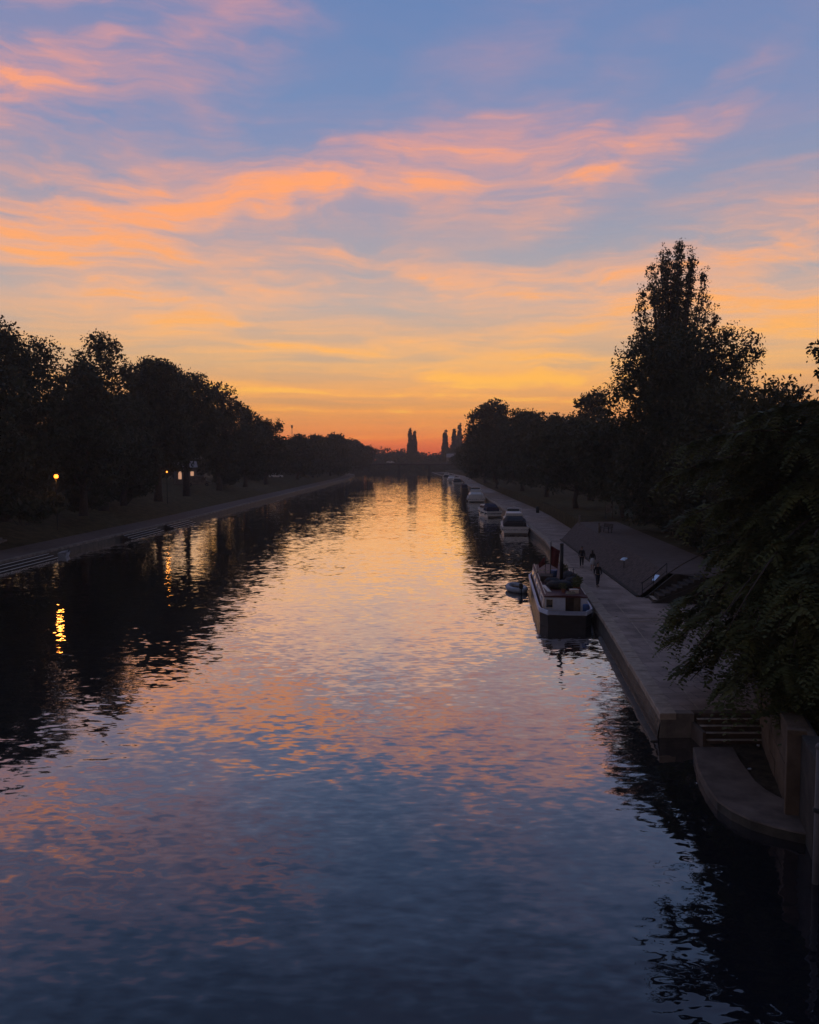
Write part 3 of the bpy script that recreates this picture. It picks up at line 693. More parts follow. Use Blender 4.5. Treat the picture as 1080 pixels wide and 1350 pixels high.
px_tree(160, 520, 124, 3.2, 10.5, 2.4, 'lower dark tree filling the bank between the two left lamps', 27, n=12000, size=.28, group=GL)
px_tree(287, 505, 176, 3.4, 10.5, 3.0, 'ragged tree with tufted top right of the sloping dense tree', 28, n=11000, size=.30, nb=17, group=GL, spread=.5)
px_tree(322, 535, 196, 3.4, 11, 2.5, 'tree with loose feathery branches on the left bank', 29, n=9500, size=.31, nb=16, group=GL)
px_tree(350, 553, 216, 3.4, 10.5, 2.2, 'small rounded tree where the tall left trees end', 30, n=9500, size=.33, nb=14, group=GL)
# lower row toward the bridge: three crowns shared between seven trees
src = [px_tree(392, 574, 262, 3.4, 13, 1.5, 'first low tree of the far left row after the tall trees', 31, n=8000, size=.42, group=GL),
       px_tree(412, 573, 292, 3.4, 14, 1.5, 'second low tree of the far left row', 32, n=8000, size=.45, group=GL),
       px_tree(436, 571, 322, 3.4, 15, 1.5, 'tallest middle tree of the far left row', 34, n=8000, size=.5, group=GL)]
for k, (px, D, s, lab) in enumerate(((424, 352, 1.05, 'low tree tucked behind the middle of the far left row'), (452, 380, 1.02, 'rounded tree past the middle of the far left row'), (466, 408, 1.05, 'last but one tree of the far left row near the bridge'), (478, 432, 1.0, 'last tree of the far left row beside the bridge end'))):
    o = copy_tree(src[k % 3]); o.location = (at(px, 600, D).x, D, 3.4); o.scale = (s, s, s * (1.02 if k < 2 else .94)); o.rotation_euler = (0, 0, k * 1.3); o['label'] = lab
# background belt behind them
def belt(name, pts, h, dep, n, size, seed, label):
    bl = []; rnd = random.Random(seed)
    for (x0, y0), (x1, y1) in zip(pts, pts[1:]):
        L = math.hypot(x1 - x0, y1 - y0); k = max(1, int(L / (h * .55)))
        for i in range(k):
            u = (i + .5) / k; hh = h * rnd.uniform(.7, 1.15); bl.append((x0 + (x1 - x0) * u, y0 + (y1 - y0) * u, hh * .5, h * .5, dep, hh * .5))
    me = quads_mesh(name, leaf_arrays(bl, n, size, seed, size * 1.3, .25), M['leaf'])
    o = bpy.data.objects.new(name, me); COL.objects.link(o); o['kind'] = 'stuff'
    o['label'] = label; o['category'] = 'woods'
    return o
o = belt('woods', [(-62, 70), (-60, 120), (-58, 148), (-68, 182), (-66, 222)], 14, 4, 24000, .55, 41, 'dark belt of woodland behind the left bank trees'); o.location.z = 3.9
o = belt('woods', [(-66, 218), (-52, 240), (-47, 330), (-40, 440)], 12, 4, 14000, .7, 42, 'dark belt of woodland behind the low left row'); o.location.z = 3.9
o = belt('woods', [(-220, 640), (-60, 600), (0, 590), (60, 590), (220, 620)], 15.5, 8, 36000, 1.0, 43, 'far dark wood closing the view beyond the bridge'); o.location.z = 2.0
o = belt('woods', [(-60, 505), (-20, 522), (24, 520), (60, 505)], 6.5, 4, 14000, .6, 45, 'dark scrub along the far bank under the bridge'); o.location.z = 1.2  # scrub added to darken the light band below the bridge deck
o = belt('woods', [(38, 45), (42, 80), (44, 130), (42, 200), (40, 330), (42, 520)], 13, 4, 20000, .6, 44, 'dark belt of woodland behind the right bank trees'); o.location.z = 2.5
mb = MB(); mb.loft([[(x, y0_, -1), (x, y0_ + 3, 2.0), (x, 890, 6)] for x, y0_ in ((-890, 520), (-45, 515), (0, 530), (20, 522), (890, 520))], 0, False, False); struct(mb.build('far_bank', M['soil']))

GR = 'trees along the right bank'
# tall poplar: many upright limbs
def poplar(px, top, D, z, W, label, seed, n, size, lean=0, name='poplar_tree', group=None, open_=False):
    p = at(px, top, D); H = p.z - z; rnd = random.Random(seed); bl = []
    root = empty(name, (p.x, D, z), label, 'tree', group); mb = MB()
    mb.tube([(0, 0, -.3), (0, 0, H * .25), (0, 0, H * .6), (0, 0, H * .93)], [W * .06, W * .05, W * .03, .03], 9)
    k = 34 if open_ else 14
    for i in range(k):
        a_ = i * 2.399; u = (i + .5) / k
        h1 = H * ((.985 - .42 * u ** 1.6 * rnd.uniform(.8, 1.14)) if open_ else (.97 - .60 * u * rnd.uniform(.8, 1.1))); rr = W / 2 * (.90 * u ** .55 if open_ else (.12 + .72 * u) * .8)
        x, y = rr * math.cos(a_), rr * math.sin(a_)
        mb.tube([(0, 0, h1 * .45), (x * .6, y * .6, h1 * .68), (x, y, h1)], [W * .018, W * .012, .02], 6)
        for s in range(7):
            q = .30 + .70 * s / 6; zz = h1 * (.45 + .55 * q)
            bl.append((x * q, y * q, zz - .6, W * (.058 * (1.15 - .5 * q) if open_ else .075) * rnd.uniform(.7, 1.2), W * (.058 * (1.15 - .5 * q) if open_ else .075) * rnd.uniform(.7, 1.2), H * (.055 if open_ else .042)))
    if not open_: bl.append((0, 0, H * .38, W * .38, W * .38, H * .33)); bl.append((0, 0, H * .6, W * .26, W * .26, H * .3))
    mb.build('trunk', M['bark'], root, smooth=True)
    crown_mesh('crown', bl, n, size, seed, M['leaf'], root, W * .024 if open_ else W * .06, .3)
    return root
poplar(890, 324, 99, 2.5, 12.0, 'tall upright poplar rising above every other tree on the right bank', 51, 44000, .135, group=GR, open_=True)
px_tree(908, 428, 76, 2.5, 13.8, 7.0, 'broad round tree standing in front of the tall poplar', 52, n=32000, size=.155, nb=22, group=GR, spread=.34, bias=.45)
px_tree(655, 527, 212, 2.5, 16.5, 2.0, 'big domed tree standing at the left end of the right bank trees', 53, n=17000, size=.36, nb=16, group=GR, bias=.42)
px_tree(690, 540, 188, 2.5, 13, 1.8, 'dense tree between the domed tree and the plaza', 54, n=12000, size=.33, group=GR)
px_tree(722, 545, 160, 2.5, 12, 2.2, 'dense flat-topped tree above the end of the cobbled slope', 55, n=12000, size=.3, group=GR, bias=.42)
px_tree(781, 514, 146, 2.5, 9.0, 6.0, 'small open-topped tree peeping up left of the poplar', 56, n=7000, size=.28, nb=14, group=GR, spread=.45)
px_tree(762, 548, 124, 2.5, 12, 2.4, 'dark leafy tree overhanging the upper path', 57, n=14000, size=.27, group=GR, bias=.42)
px_tree(826, 548, 104, 2.5, 13, 2.6, 'dark tree at the foot of the tall poplar on its left', 58, n=16000, size=.24, nb=15, group=GR, bias=.42)
px_tree(880, 555, 84, 2.5, 11, 1.4, 'low bushy tree below the broad round tree beside the upper path', 59, n=16000, size=.2, nb=15, group=GR, bias=.42)
px_tree(965, 508, 66, 2.5, 11.5, 1.2, 'dark leafy tree right of the broad round tree', 60, n=17000, size=.19, nb=16, group=GR, m='leaf2', bias=.42)
px_tree(1030, 500, 52, 2.5, 10, 1.0, 'dark tree behind the drooping branches at the right edge', 61, n=17000, size=.16, nb=16, group=GR, m='leaf2', spread=.34, bias=.42)
p = at(1083, 452, 46); tree(p.x + .6, 46, 2.5, p.z - 2.5, 9, 1.5, 'tree at the right edge with one sprig poking into the sky', 62, n=14000, size=.15, group=GR, m='leaf2', spread=.3,
    blobs=[(rx, ry, rz, 2.0, 2.0, 1.7) for rx, ry, rz in ((0, 0, 3), (-1.8, -1, 5), (1.8, 1, 5), (0, 0, 7), (-1.6, 1, 8), (1.5, -1, 8))] + [(0.1, 0, 9.3, .9, .9, .9), (-.55, 0, p.z - 3.0, .45, .5, .5), (-.2, 0, p.z - 4.2, .25, .3, .8)])
s1 = px_tree(640, 562, 258, 2.5, 13, 1.5, 'tree behind the big domed tree by the far boats', 63, n=8000, size=.42, group=GR)
s2 = px_tree(628, 575, 312, 2.5, 13, 1.5, 'smaller far tree above the distant row of cruisers', 64, n=7000, size=.48, group=GR)
o = copy_tree(s1); o.location = (at(618, 600, 366).x, 366, 2.5); o.scale = (.95, .95, .85); o['label'] = 'low tree nearest the right end of the bridge'
# bushes on the right edge of the upper path
def bush(x, y, z, W, H, label, seed, n=5000, size=.12, group='bushes beside the upper path', m='leaf'):
    r = empty('bush', (x, y, z), label, 'bush', group); rnd = random.Random(seed)
    bl = [(rnd.uniform(-.35, .35) * W, rnd.uniform(-.35, .35) * W, H * rnd.uniform(.3, .68), W * .28, W * .28, H * .32) for _ in range(7)]
    mb = MB()
    for b in bl: mb.tube([(b[0] * .2, b[1] * .2, -.1), (b[0] * .7, b[1] * .7, b[2] * .6), b[:3]], [.05, .035, .01], 6)
    mb.build('stems', M['bark'], r); crown_mesh('foliage', bl, n, size, seed, M[m], r, .22, .35)
for i, (px, py, W, H, lab) in enumerate(((935, 742, 3.4, 2.6, 'bush crowding the near end of the upper path'), (905, 722, 3.6, 3.2, 'tall bush second along the upper path'), (872, 706, 3.6, 3.0, 'bush third along the upper path near the leaning trunk'), (960, 770, 3.2, 2.4, 'bush above the stone staircase'), (842, 690, 3.5, 3.0, 'bush farthest along the upper path behind the notice board'))):
    q = g(px, py, 2.5); bush(q.x + 1.4, q.y, 2.5, W, H, lab, 70 + i)
# bushes on the left bank under trees
for i, (px, py, lab) in enumerate(((30, 690, 'dark bush at the foot of the tall left edge tree'), (112, 672, 'dark bush on the bank below the brightest lamp'), (165, 662, 'dark bush between the two lamps on the left bank'), (300, 640, 'dark bush on the bank right of the white van'), (335, 634, 'dark bush halfway to the far left row'))):
    q = g(px, py, 3.3); bush(q.x, q.y, 3.2, 6, 3.4, lab, 80 + i, 3500, .26, 'bushes under the left bank trees')

# ---- the near drooping tree
def near_tree():
    base = Vector((16.6, 30.6, 2.5)); root = empty('drooping_tree', base, 'near tree with long drooping leafy branches overhanging the promenade steps', 'tree', None)
    rnd = random.Random(101); rs = np.random.RandomState(101); mb = MB(); sprays = []
    mb.tube([(0, 0, -.3), (-.1, .1, 2), (-.3, 0, 5), (-.4, .1, 9.8)], [.42, .34, .26, .1], 12)
    limbs = []
    for i in range(84):
        u = (i + .5) / 84; a_ = i * 2.399 + rnd.uniform(-.3, .3)
        h = 1.2 + 8.6 * u; reach = (5.7 - .6 * u - 1.9 * u ** 4) * rnd.uniform(.74, 1.10)
        if -1.0 < math.cos(a_) < -.2 and .05 < u < .55: reach *= 1.06
        limbs.append((h, a_, reach, rnd.uniform(.12, .34)))
    # the long branches that show against the paving and water
    for h, a_, reach, dr in ((2.9, 1.04, 6.9, .34), (3.3, .97, 6.6, .26), (1.9, 1.06, 6.0, .42), (2.2, .98, 6.2, .40), (4.4, 1.02, 6.9, .20), (5.8, .98, 7.0, .12), (7.2, 1.05, 7.1, .06), (8.0, 1.0, 6.9, .02), (2.2, 1.16, 6.4, .44), (1.7, 1.24, 6.0, .42), (2.6, 1.22, 6.6, .36), (1.5, 1.32, 5.8, .36), (3.4, 1.30, 6.6, .34), (2.4, 1.40, 6.6, .34), (1.9, 1.36, 6.2, .30), (3.8, 1.36, 7.2, .30), (3.0, 1.46, 7.4, .30), (4.6, 1.24, 6.6, .26), (4.8, 1.42, 7.6, .30), (2.2, 1.5, 7.0, .26), (1.4, 1.44, 6.0, .26)): limbs.append((h, math.pi * a_, reach, dr))
    for q_ in range(18): limbs.append((rnd.uniform(2.2, 4.2), math.pi * rnd.uniform(1.19, 1.33), rnd.uniform(6.2, 8.2), rnd.uniform(.28, .38)))
    for q_ in range(16): limbs.append((rnd.uniform(2.6, 5.6), math.pi * rnd.uniform(1.22, 1.46), rnd.uniform(7.6, 9.2), rnd.uniform(.24, .36)))
    for h, a_, reach, dr in limbs:
        s = Vector((-.3 * h / 8, 0, h)); dv = Vector((math.cos(a_), math.sin(a_), 0)); side = Vector((-dv.y, dv.x, 0)); pts = []
        bend = rnd.uniform(-.15, .15)
        for k in range(9):
            v = k / 8; pts.append(s + dv * reach * v + side * bend * reach * v * v + Vector((0, 0, reach * (.42 * v - (.42 + dr) * v * v))))
        mb.tube(pts, [.085 * (1 - .85 * k / 8) for k in range(9)], 6)
        for k in range(2, 9):
            for _ in range(17 if k > 3 else 9):
                v = (k - rnd.random()) / 8; i0 = min(7, int(v * 8)); f = v * 8 - i0; p = pts[i0].lerp(pts[i0 + 1], f)
                sd = (side * rnd.choice((-1, 1)) * rnd.uniform(.25, 1.0) + dv * rnd.uniform(.3, 1.1) + Vector((0, 0, rnd.uniform(-.45, .25)))).normalized()
                sprays.append((p, sd, rnd.uniform(.55, 1.1)))
    mb.build('trunk', M['bark'], root, smooth=True)
    quads = []
    for p, d_, L in sprays:
        wz, wx = p.z + 2.5, p.x + 16.6
        if wx < 11.7 + .25 * math.sin(wz * 3) and 4.95 < wz < 7.1: continue
        if wz < 2.2 and wx < 13.0: continue
        if wx < 10.0 + .4 * math.sin(wz * 5): continue
        sz_ = rnd.uniform(.7, 1.4); nl = rnd.choice((6, 8, 9, 11)); w = d_.cross(Vector((0, 0, 1)))
        if w.length < .1: w = Vector((1, 0, 0))
        w.normalize(); roll = rnd.uniform(-.6, .6); up = w.cross(d_).normalized(); w2 = w * math.cos(roll) + up * math.sin(roll)
        for k in range(nl):
            v = (k + .6) / nl; c = p + d_ * L * v + Vector((0, 0, -.75 * L * v * v))
            for sg in (-1, 1):
                ll = .21 * sz_ * (1 - .35 * v) * rnd.uniform(.75, 1.3); ld = (w2 * sg + d_ * .55 + Vector((0, 0, -.28 + rnd.uniform(-.2, .2)))).normalized(); lw = d_.cross(ld).cross(ld).normalized() * ll * .34
                quads += [c, c + ld * ll * .45 + lw, c + ld * ll, c + ld * ll * .45 - lw]
    V = np.array([tuple(q) for q in quads])
    o = bpy.data.objects.new('crown', quads_mesh('crown', V, M['leaf3'])); COL.objects.link(o); o.parent = root
near_tree()

# ---- far poplars
GP = 'slim poplars on the far skyline'
for px, top, D, W, lab, sd in ((541, 562, 575, 4.6, 'left spire of the twin poplars on the skyline above the bridge', 91), (546.5, 564, 580, 4.4, 'right spire of the twin poplars on the skyline above the bridge', 92), (587, 565, 560, 5.4, 'lone slim poplar on the skyline right of the twin poplars', 93), (599, 563, 545, 4.8, 'slim poplar leaning on the tallest far skyline poplar', 94), (606, 556, 560, 4.8, 'tallest slim poplar on the far skyline', 95), (618, 569, 540, 4.8, 'short slim poplar beside the right bank trees on the skyline', 96)):
    poplar(px, top, D, 4, W * 1.22, lab, sd, 6500, .6, name='slim_poplar', group=GP)

# ================================================================== FAR BRIDGE, HOUSE, MAST
BD = 440
xa, xb = at(440, 610, BD).x, at(640, 610, BD).x
r = empty('road_bridge', (0, BD, 0), 'low dark flat road bridge crossing the river in the distance', 'bridge')
mb = MB(); mb.box(((xa + xb) / 2, 0, 6.45), (xb - xa, 9, .9)); mb.build('deck', M['darkstone'], r, bevel=.05)
for s in (-1, 1):
    mb = MB(); mb.box(((xa + xb) / 2, s * 4.4, 7.45), (xb - xa, .25, .10)); mb.box(((xa + xb) / 2, s * 4.4, 6.95), (xb - xa, .35, .16))
    x = xa
    while x < xb: mb.box((x, s * 4.4, 7.2), (.08, .08, .5)); x += 1.4
    mb.build('parapet', M['steel'], r)
for px in (526, 566):
    x = at(px, 620, BD).x; mb = MB(); mb.box((x, 0, 2.4), (1.4, 7.5, 7.3), taper=.92); mb.box((x, 0, .1), (2.6, 9.0, .9)); mb.build('pier', M['darkstone'], r, bevel=.1)
for x, s in ((xa, 1), (xb, -1)):
    mb = MB(); mb.box((x, 0, 2.5), (12, 9.2, 7)); mb.build('abutment', M['darkstone'], r)
def car(name, p, rz, label, body, van=False, group=None):
    r = empty(name, p, label, 'van' if van else 'car', group, rz)
    H = 2.2 if van else 1.45; L = 5.2 if van else 4.2
    prof = [(-L / 2, .35), (-L / 2, 1.0), (-L / 2 + .15, H) if van else (-L / 2 + .5, 1.0), (L / 2 - 1.5, H) if van else (-L / 2 + 1.0, H), (L / 2 - .9, 1.15) if van else (.5, H), (L / 2 - .05, .95) if van else (1.2, .98), (L / 2, .75) , (L / 2, .35)]
    mb = MB(); mb.loft([[(x, s * .88 * (1 if z < 1.05 else .9), z) for x, z in prof] for s in (-1, 1)], 0, True); mb.build('body', M[body], r, bevel=.06)
    for s in (-1, 1):
        mb = MB(); mb.box((L / 2 - 1.55 if van else -.35, s * .85, 1.22 if not van else 1.62), (.9 if van else 1.7, .04, .34 if not van else .5)); mb.build('side_window', M['glass'], r)
        for x in (-L / 2 + .85, L / 2 - .85):
            mb = MB(); mb.tube([(x, s * .72, .33), (x, s * .93, .33)], .33, 14); w = mb.build('wheel', M['iron'], r)
            mb = MB(); mb.tube([(x, s * .93, .33), (x, s * .94, .33)], .2, 10); mb.build('rim', M['steel'], w)
    return r
x = at(515, 608, BD).x; car('car', (x, BD - 2, 6.92), 0, 'small pale car crossing the distant bridge', 'white')
# house behind the right end of the bridge
p = at(598, 600, 530)
def house(p, W, D_, h, rf, label, lit=None, gap=True):
    r = empty('house', p, label, 'house')
    mb = MB(); mb.box((0, 0, h / 2), (W, D_, h)); mb.build('wall', M['render'], r)
    mb = MB(); mb.loft([[(x, -D_ / 2 - .4, h), (x, 0, h + rf), (x, D_ / 2 + .4, h)] for x in (-W / 2 - .3, W / 2 + .3)], 0, True); ro = mb.build('roof', M['slate'], r)
    mb = MB(); mb.box((W * .3, 0, h + rf), (.9, .7, 1.4)); mb.build('chimney', M['darkstone'], ro)
    return r
h1 = house((p.x, 530, 3), 8.5, 7, 7.2, 2.4, 'distant house with a pale roof between the far poplars and right bank')
for s in (-2.5, 0, 2.5):
    for z in (2, 5):
        mb = MB(); mb.box((s, -3.52, z), (1.1, .1, 1.3)); w = mb.build('window', M['white'], h1); mb = MB(); mb.box((s, -3.56, z), (.9, .1, 1.1)); mb.build('pane', M['glass'], w)
p = at(385, 560, 460)
r = empty('radio_mast', (p.x, 460, 3.5), 'thin mast poking above the low trees on the left', 'mast')
mb = MB(); mb.tube([(0, 0, 0), (0, 0, p.z - 3.5)], [.3, .14], 8); mb.build('shaft', M['steel'], r)
mb = MB(); mb.box((0, 0, p.z - 4.5), (.9, .9, 1.6)); mb.build('antenna', M['steel'], r)

# ---- left bank: lamps, lit building, van, car
GS = 'street lamps on the left bank'
def lamp(px, py, D, zg, label, m, r_=.16):
    p = at(px, py, D); r = empty('street_lamp', (p.x, D, zg), label, 'street lamp', GS); H = p.z - zg
    mb = MB(); mb.tube([(0, 0, -.2), (0, 0, H - .35)], [.07, .045], 8); mb.build('post', M['iron'], r)
    mb = MB(); mb.lathe([(.05, H - .4), (.14, H - .34), (.2, H - .2)]); mb.build('collar', M['iron'], r)
    mb = MB(); mb.lathe([(.5 * r_, H - r_), (r_, H - .4 * r_), (r_, H + .4 * r_), (.5 * r_, H + r_)]); mb.build('lantern', M[m], r)
    li = bpy.data.lights.new('lamp_light', 'POINT'); li.energy = 45 * (r_ / .17) ** 2; li.color = (1, .34, .05); li.shadow_soft_size = .3
    lo = bpy.data.objects.new('lamp_light', li); COL.objects.link(lo); lo.parent = r; lo.location = (0, -.1, H - r_ * 1.6)
    mb = MB(); mb.lathe([(r_ * 1.5, H + r_), (r_ * 1.1, H + r_ * 1.5), (.03, H + r_ * 2)]); mb.build('cap', M['iron'], r)
    return r, p
L1, pl = lamp(74, 628, 88, 2.6, 'brightest street lamp glowing orange under the left trees', 'lamp', .22)
lamp(220, 622, 133, 2.9, 'small glowing street lamp left of the lit building', 'lamp', .13)
lamp(440, 612, 330, 3.2, 'far street lamp half hidden in the low left row, mirrored in the river', 'lamp', .2)
lamp(351, 616, 232, 3.2, 'dim street lamp among the smaller left bank trees', 'lampw', .14)
lamp(12, 604, 98, 3.2, 'street lamp hidden in leaves at the left edge', 'lampw', .06)
r = empty('pavilion', (at(244, 622, 190).x, 190, 4.1), 'low lit building glimpsed under the left trees beside the van', 'building', None, R(20))
mb = MB(); mb.box((0, 0, 1.9), (4.6, 5, 3.8)); mb.build('wall', M['render'], r)
mb = MB(); mb.loft([[(x, -2.9, 3.8), (x, 0, 5.2), (x, 2.9, 3.8)] for x in (-2.6, 2.6)], 0, True); mb.build('roof', M['slate'], r)
for i in range(3):
    mb = MB(); mb.box((-1.35 + 1.35 * i, -2.52, 2.0), (.85, .08, 1.9)); w = mb.build('window', M['white'], r)
    mb = MB(); mb.box((-1.35 + 1.35 * i, -2.57, 2.0), (.7, .06, 1.7)); mb.build('pane', M['litwin'], w)
q = at(262, 634, 178); car('parked_van', (q.x, 178, 4.0), R(10), 'pale van parked beside the lit building under the left trees', 'concrete', True)
q = at(364, 626, 245); car('parked_car', (q.x, 245, 4.0), R(8), 'small pale car parked on the bank among the far left trees', 'white')
# small white dinghy at the end of the near steps
q = g(79, 739, 0)
r = empty('white_dinghy', (le(83.5) + 1.3, 83.5, 0), 'small grey rowing dinghy tied at the end of the near left landing steps', 'dinghy', None, R(6))
ring = hullrings(2.0, .9, 0, 0, .5, .0, sheer=.1)
mb = MB(); mb.loft([ring(-.1, .6, 0), ring(.15, .9, .5), ring(.42, 1, 1), ring(.42, .9, .9), ring(.16, .75, .4)], 0, True); mb.build('hull', M['grey'], r)
mb = MB(); mb.box((0, .9, .34), (.95, .22, .03)); mb.build('thwart', M['wood'], r)

# ---- upper path furniture
q = g(799, 702, 2.5)
r = empty('park_bench', (q.x, q.y, 2.5), 'dark wooden bench on the upper path under the trees', 'bench', None, R(-70))
mb = MB()
for i in range(4): mb.box((0, -.18 + .12 * i, .45), (1.6, .1, .04))
mb.build('seat', M['darkwood'], r)
mb = MB()
for i in range(3): mb.box((0, .27 + .03 * i, .58 + .13 * i), (1.6, .03, .1), rx=R(-10))
mb.build('backrest', M['darkwood'], r)
for s in (-.7, .7):
    mb = MB(); mb.box((s, -.16, .22), (.06, .06, .44)); mb.box((s, .24, .42), (.06, .06, .86), rx=R(-8)); mb.box((s, .03, .62), (.06, .5, .05)); mb.box((s, -.16, .53), (.06, .06, .2)); mb.build('leg_frame', M['iron'], r)
def post(px, py, h, m, label):
    q = g(px, py, 2.5); r = empty('bollard', (q.x, q.y, 2.5), label, 'bollard', 'pale posts on the upper path')
    mb = MB(); mb.lathe([(.10, -.1), (.09, h * .85), (.12, h * .88), (.12, h * .93)]); mb.build('shaft', M[m], r)
    mb = MB(); mb.lathe([(.12, h * .93), (.09, h * .98), (.02, h)]); mb.build('cap', M[m], r)
post(790, 703, 1.1, 'concrete', 'pale post at the left end of the park bench'); post(764, 690, 1.0, 'concrete', 'pale post at the far top corner of the cobbled slope')
def board(px, py, w, h, m, label, rz):
    q = g(px, py, 2.5); r = empty('notice_board', (q.x, q.y, 2.5), label, 'notice board', 'notice boards under the right trees', rz)
    for s in (-w / 2, w / 2):
        mb = MB(); mb.box((s, 0, .55 + h / 2), (.08, .08, 1.1 + h)); mb.build('post', M['darkwood'], r)
    mb = MB(); mb.box((0, -.06, .75 + h / 2), (w, .05, h)); mb.build('panel', M[m], r, bevel=.01)
board(829, 689, 1.0, 1.0, 'green', 'grey green notice board among the trunks beside the upper path', R(-15)); board(803, 684, .8, 1.0, 'concrete', 'smaller grey notice board further back behind the bench', R(-20))
q = g(709, 676, .9)
r = empty('litter_bin', (q.x, q.y, .9), 'dark litter bin standing on the far paving of the promenade', 'bin')
mb = MB(); mb.lathe([(.24, 0), (.28, .05), (.28, .85), (.3, .88)]); mb.build('body', M['iron'], r)
mb = MB(); mb.lathe([(.31, .88), (.31, .96), (.18, 1.06), (.02, 1.08)]); mb.build('lid', M['iron'], r)
# shallow drain gratings across the promenade
for i, (py, lab) in enumerate(((815, 'far pale drainage channel across the promenade'), (819.5, 'near pale drainage channel across the promenade'))):
    q = g(853, py, .9); mb = MB()
    for k in range(14): mb.box((-1.0 + .15 * k, 0, .008), (.11, .12, .014))
    mb.box((0, -.1, .008), (2.2, .04, .016)); mb.box((0, .1, .008), (2.2, .04, .016))
    tag(mb.build('drain_channel', M['coping'], loc=(q.x, q.y, .9)), lab, 'drain', 'drain channels in the promenade')

# ================================================================== PEOPLE
def skinmesh(name, nodes, edges, mat_, parent, lv=2):
    """nodes: list of (pos, rx, ry); one continuous skinned surface"""
    me = bpy.data.meshes.new(name); me.from_pydata([n[0] for n in nodes], edges, [])
    o = bpy.data.objects.new(name, me); COL.objects.link(o)
    o.modifiers.new('skin', 'SKIN'); sd = me.skin_vertices[0].data
    for i, n in enumerate(nodes): sd[i].radius = (n[1], n[2]); sd[i].use_root = (i == 0)
    s = o.modifiers.new('sub', 'SUBSURF'); s.levels = lv; s.render_levels = lv
    dg = bpy.context.evaluated_depsgraph_get(); ev = o.evaluated_get(dg)
    nm = bpy.data.meshes.new_from_object(ev); nm.name = name; o.modifiers.clear(); o.data = nm
    bpy.data.meshes.remove(me); nm.materials.clear(); nm.materials.append(mat_)
    nm.polygons.foreach_set('use_smooth', [True] * len(nm.polygons)); o.parent = parent
    return o
def person(loc, rz, label, H=1.72, stride=.25, top='black', bottom='denim', long_hair=False, swing=.18, skirt=False, shorts=False, hat=None):
    k = H / 1.72
    r = empty('person', loc, label, 'person', 'people on the quayside', rz); r.scale = (k, k, k)
    s = stride
    n = []; e = []
    def a(p, rx, ry=None, par=None):
        n.append((p, rx, ry or rx)); i = len(n) - 1
        if par is not None: e.append((par, i))
        return i
    pel = a((0, 0, .95), .10, .08); wai = a((0, 0, 1.10), .085, .06, pel); ch = a((0, -.01, 1.30), .115, .075, wai)
    nk0 = a((0, 0, 1.44), .065, .06, ch); nk = a((0, -.01, 1.51), .05, .05, nk0); jaw = a((0, -.03, 1.57), .062, .075, nk); hd = a((0, -.02, 1.64), .075, .095, jaw); tp = a((0, -.01, 1.70), .055, .07, hd)
    nose = a((0, -.135, 1.62), .012, .012, hd)
    legs = []
    for sx, d in ((-1, s), (1, -s)):
        hp = a((sx * .09, 0, .88), .085, .085, pel); kn = a((sx * .10, -d * .5 - .02, .49), .055, .055, hp)
        an = a((sx * .10, -d * .9 + (.06 if d < 0 else 0), .085 + (.04 if d < 0 else 0)), .037, .037, kn); to = a((sx * .115, -d * .9 - .15, .045 + (.0 if d < 0 else .01)), .038, .028, an); legs.append((hp, kn, an, to))
    arms = []
    for sx, d in ((-1, -swing), (1, swing)):
        sh = a((sx * .175, 0, 1.38), .052, .052, ch); el = a((sx * .225, -d * .4 + .02, 1.11), .038, .038, sh); wr = a((sx * .22, -d - .05, .88), .026, .026, el)
        pm = a((sx * .218, -d - .075, .81), .018, .036, wr)
        for j in range(4): 
            f1 = a((sx * (.222 - .004 * j), -d - .10 + .019 * j, .745 + .004 * abs(j - 1)), .0085, .0085, pm); a((sx * (.208 - .004 * j), -d - .105 + .019 * j, .705 + .008 * abs(j - 1)), .0075, .0075, f1)
        th = a((sx * .20, -d - .105, .80), .0095, .0095, wr); a((sx * .195, -d - .118, .755), .008, .008, th); arms.append((sh, el, wr))
    skinmesh('body', n, e, M['skin'], r)
    g2 = lambda i, q: (n[i][0], n[i][1] + q, n[i][2] + q)
    # top
    T = [((0, 0, 1.12), .145, .115), ((0, -.01, 1.30), .16, .12), ((0, 0, 1.43), .085, .075), ((0, 0, .90), .155, .125)]; E = [(0, 1), (1, 2), (0, 3)]
    for sh, el, wr in arms:
        b = len(T); T += [g2(sh, .02), g2(el, .018)]; E += [(1, b), (b, b + 1)]
        w_ = Vector(n[el][0]).lerp(Vector(n[wr][0]), .85); T.append((tuple(w_), .036, .036)); E.append((b + 1, b + 2))
    skinmesh('top', T, E, M[top], r)
    Bn = [((0, 0, .97), .14, .115)]; E = []
    for hp, kn, an, to in legs:
        b = len(Bn); Bn += [g2(hp, .02), g2(kn, .02)]; E += [(0, b), (b, b + 1)]
        if not shorts:
            q = Vector(n[kn][0]).lerp(Vector(n[an][0]), .9); Bn.append((tuple(q), .052, .052)); E.append((b + 1, b + 2))
    if skirt:
        mb = MB(); mb.lathe([(.12, 1.08), (.17, .9), (.20, .7), (.23, .52), (.215, .52)], n=18); mb.build('skirt', M[bottom], r, smooth=True)
    else: skinmesh('trousers', Bn, E, M[bottom], r)
    for hp, kn, an, to in legs: skinmesh('shoe', [((n[an][0][0], n[an][0][1] + .02, n[to][0][2] + .01), .047, .045), (n[to][0], .047, .036)], [(0, 1)], M['shoe'], r, 2)
    mb = MB(); mb.blob((0, .012, 1.668), (.088, .105, .085), 4, n=14, m=9, amp=.03)
    if long_hair: mb.blob((0, .075, 1.53), (.085, .05, .17), 5, n=12, m=9, amp=.05)
    mb.build('hair', M['hair'], r, smooth=True)
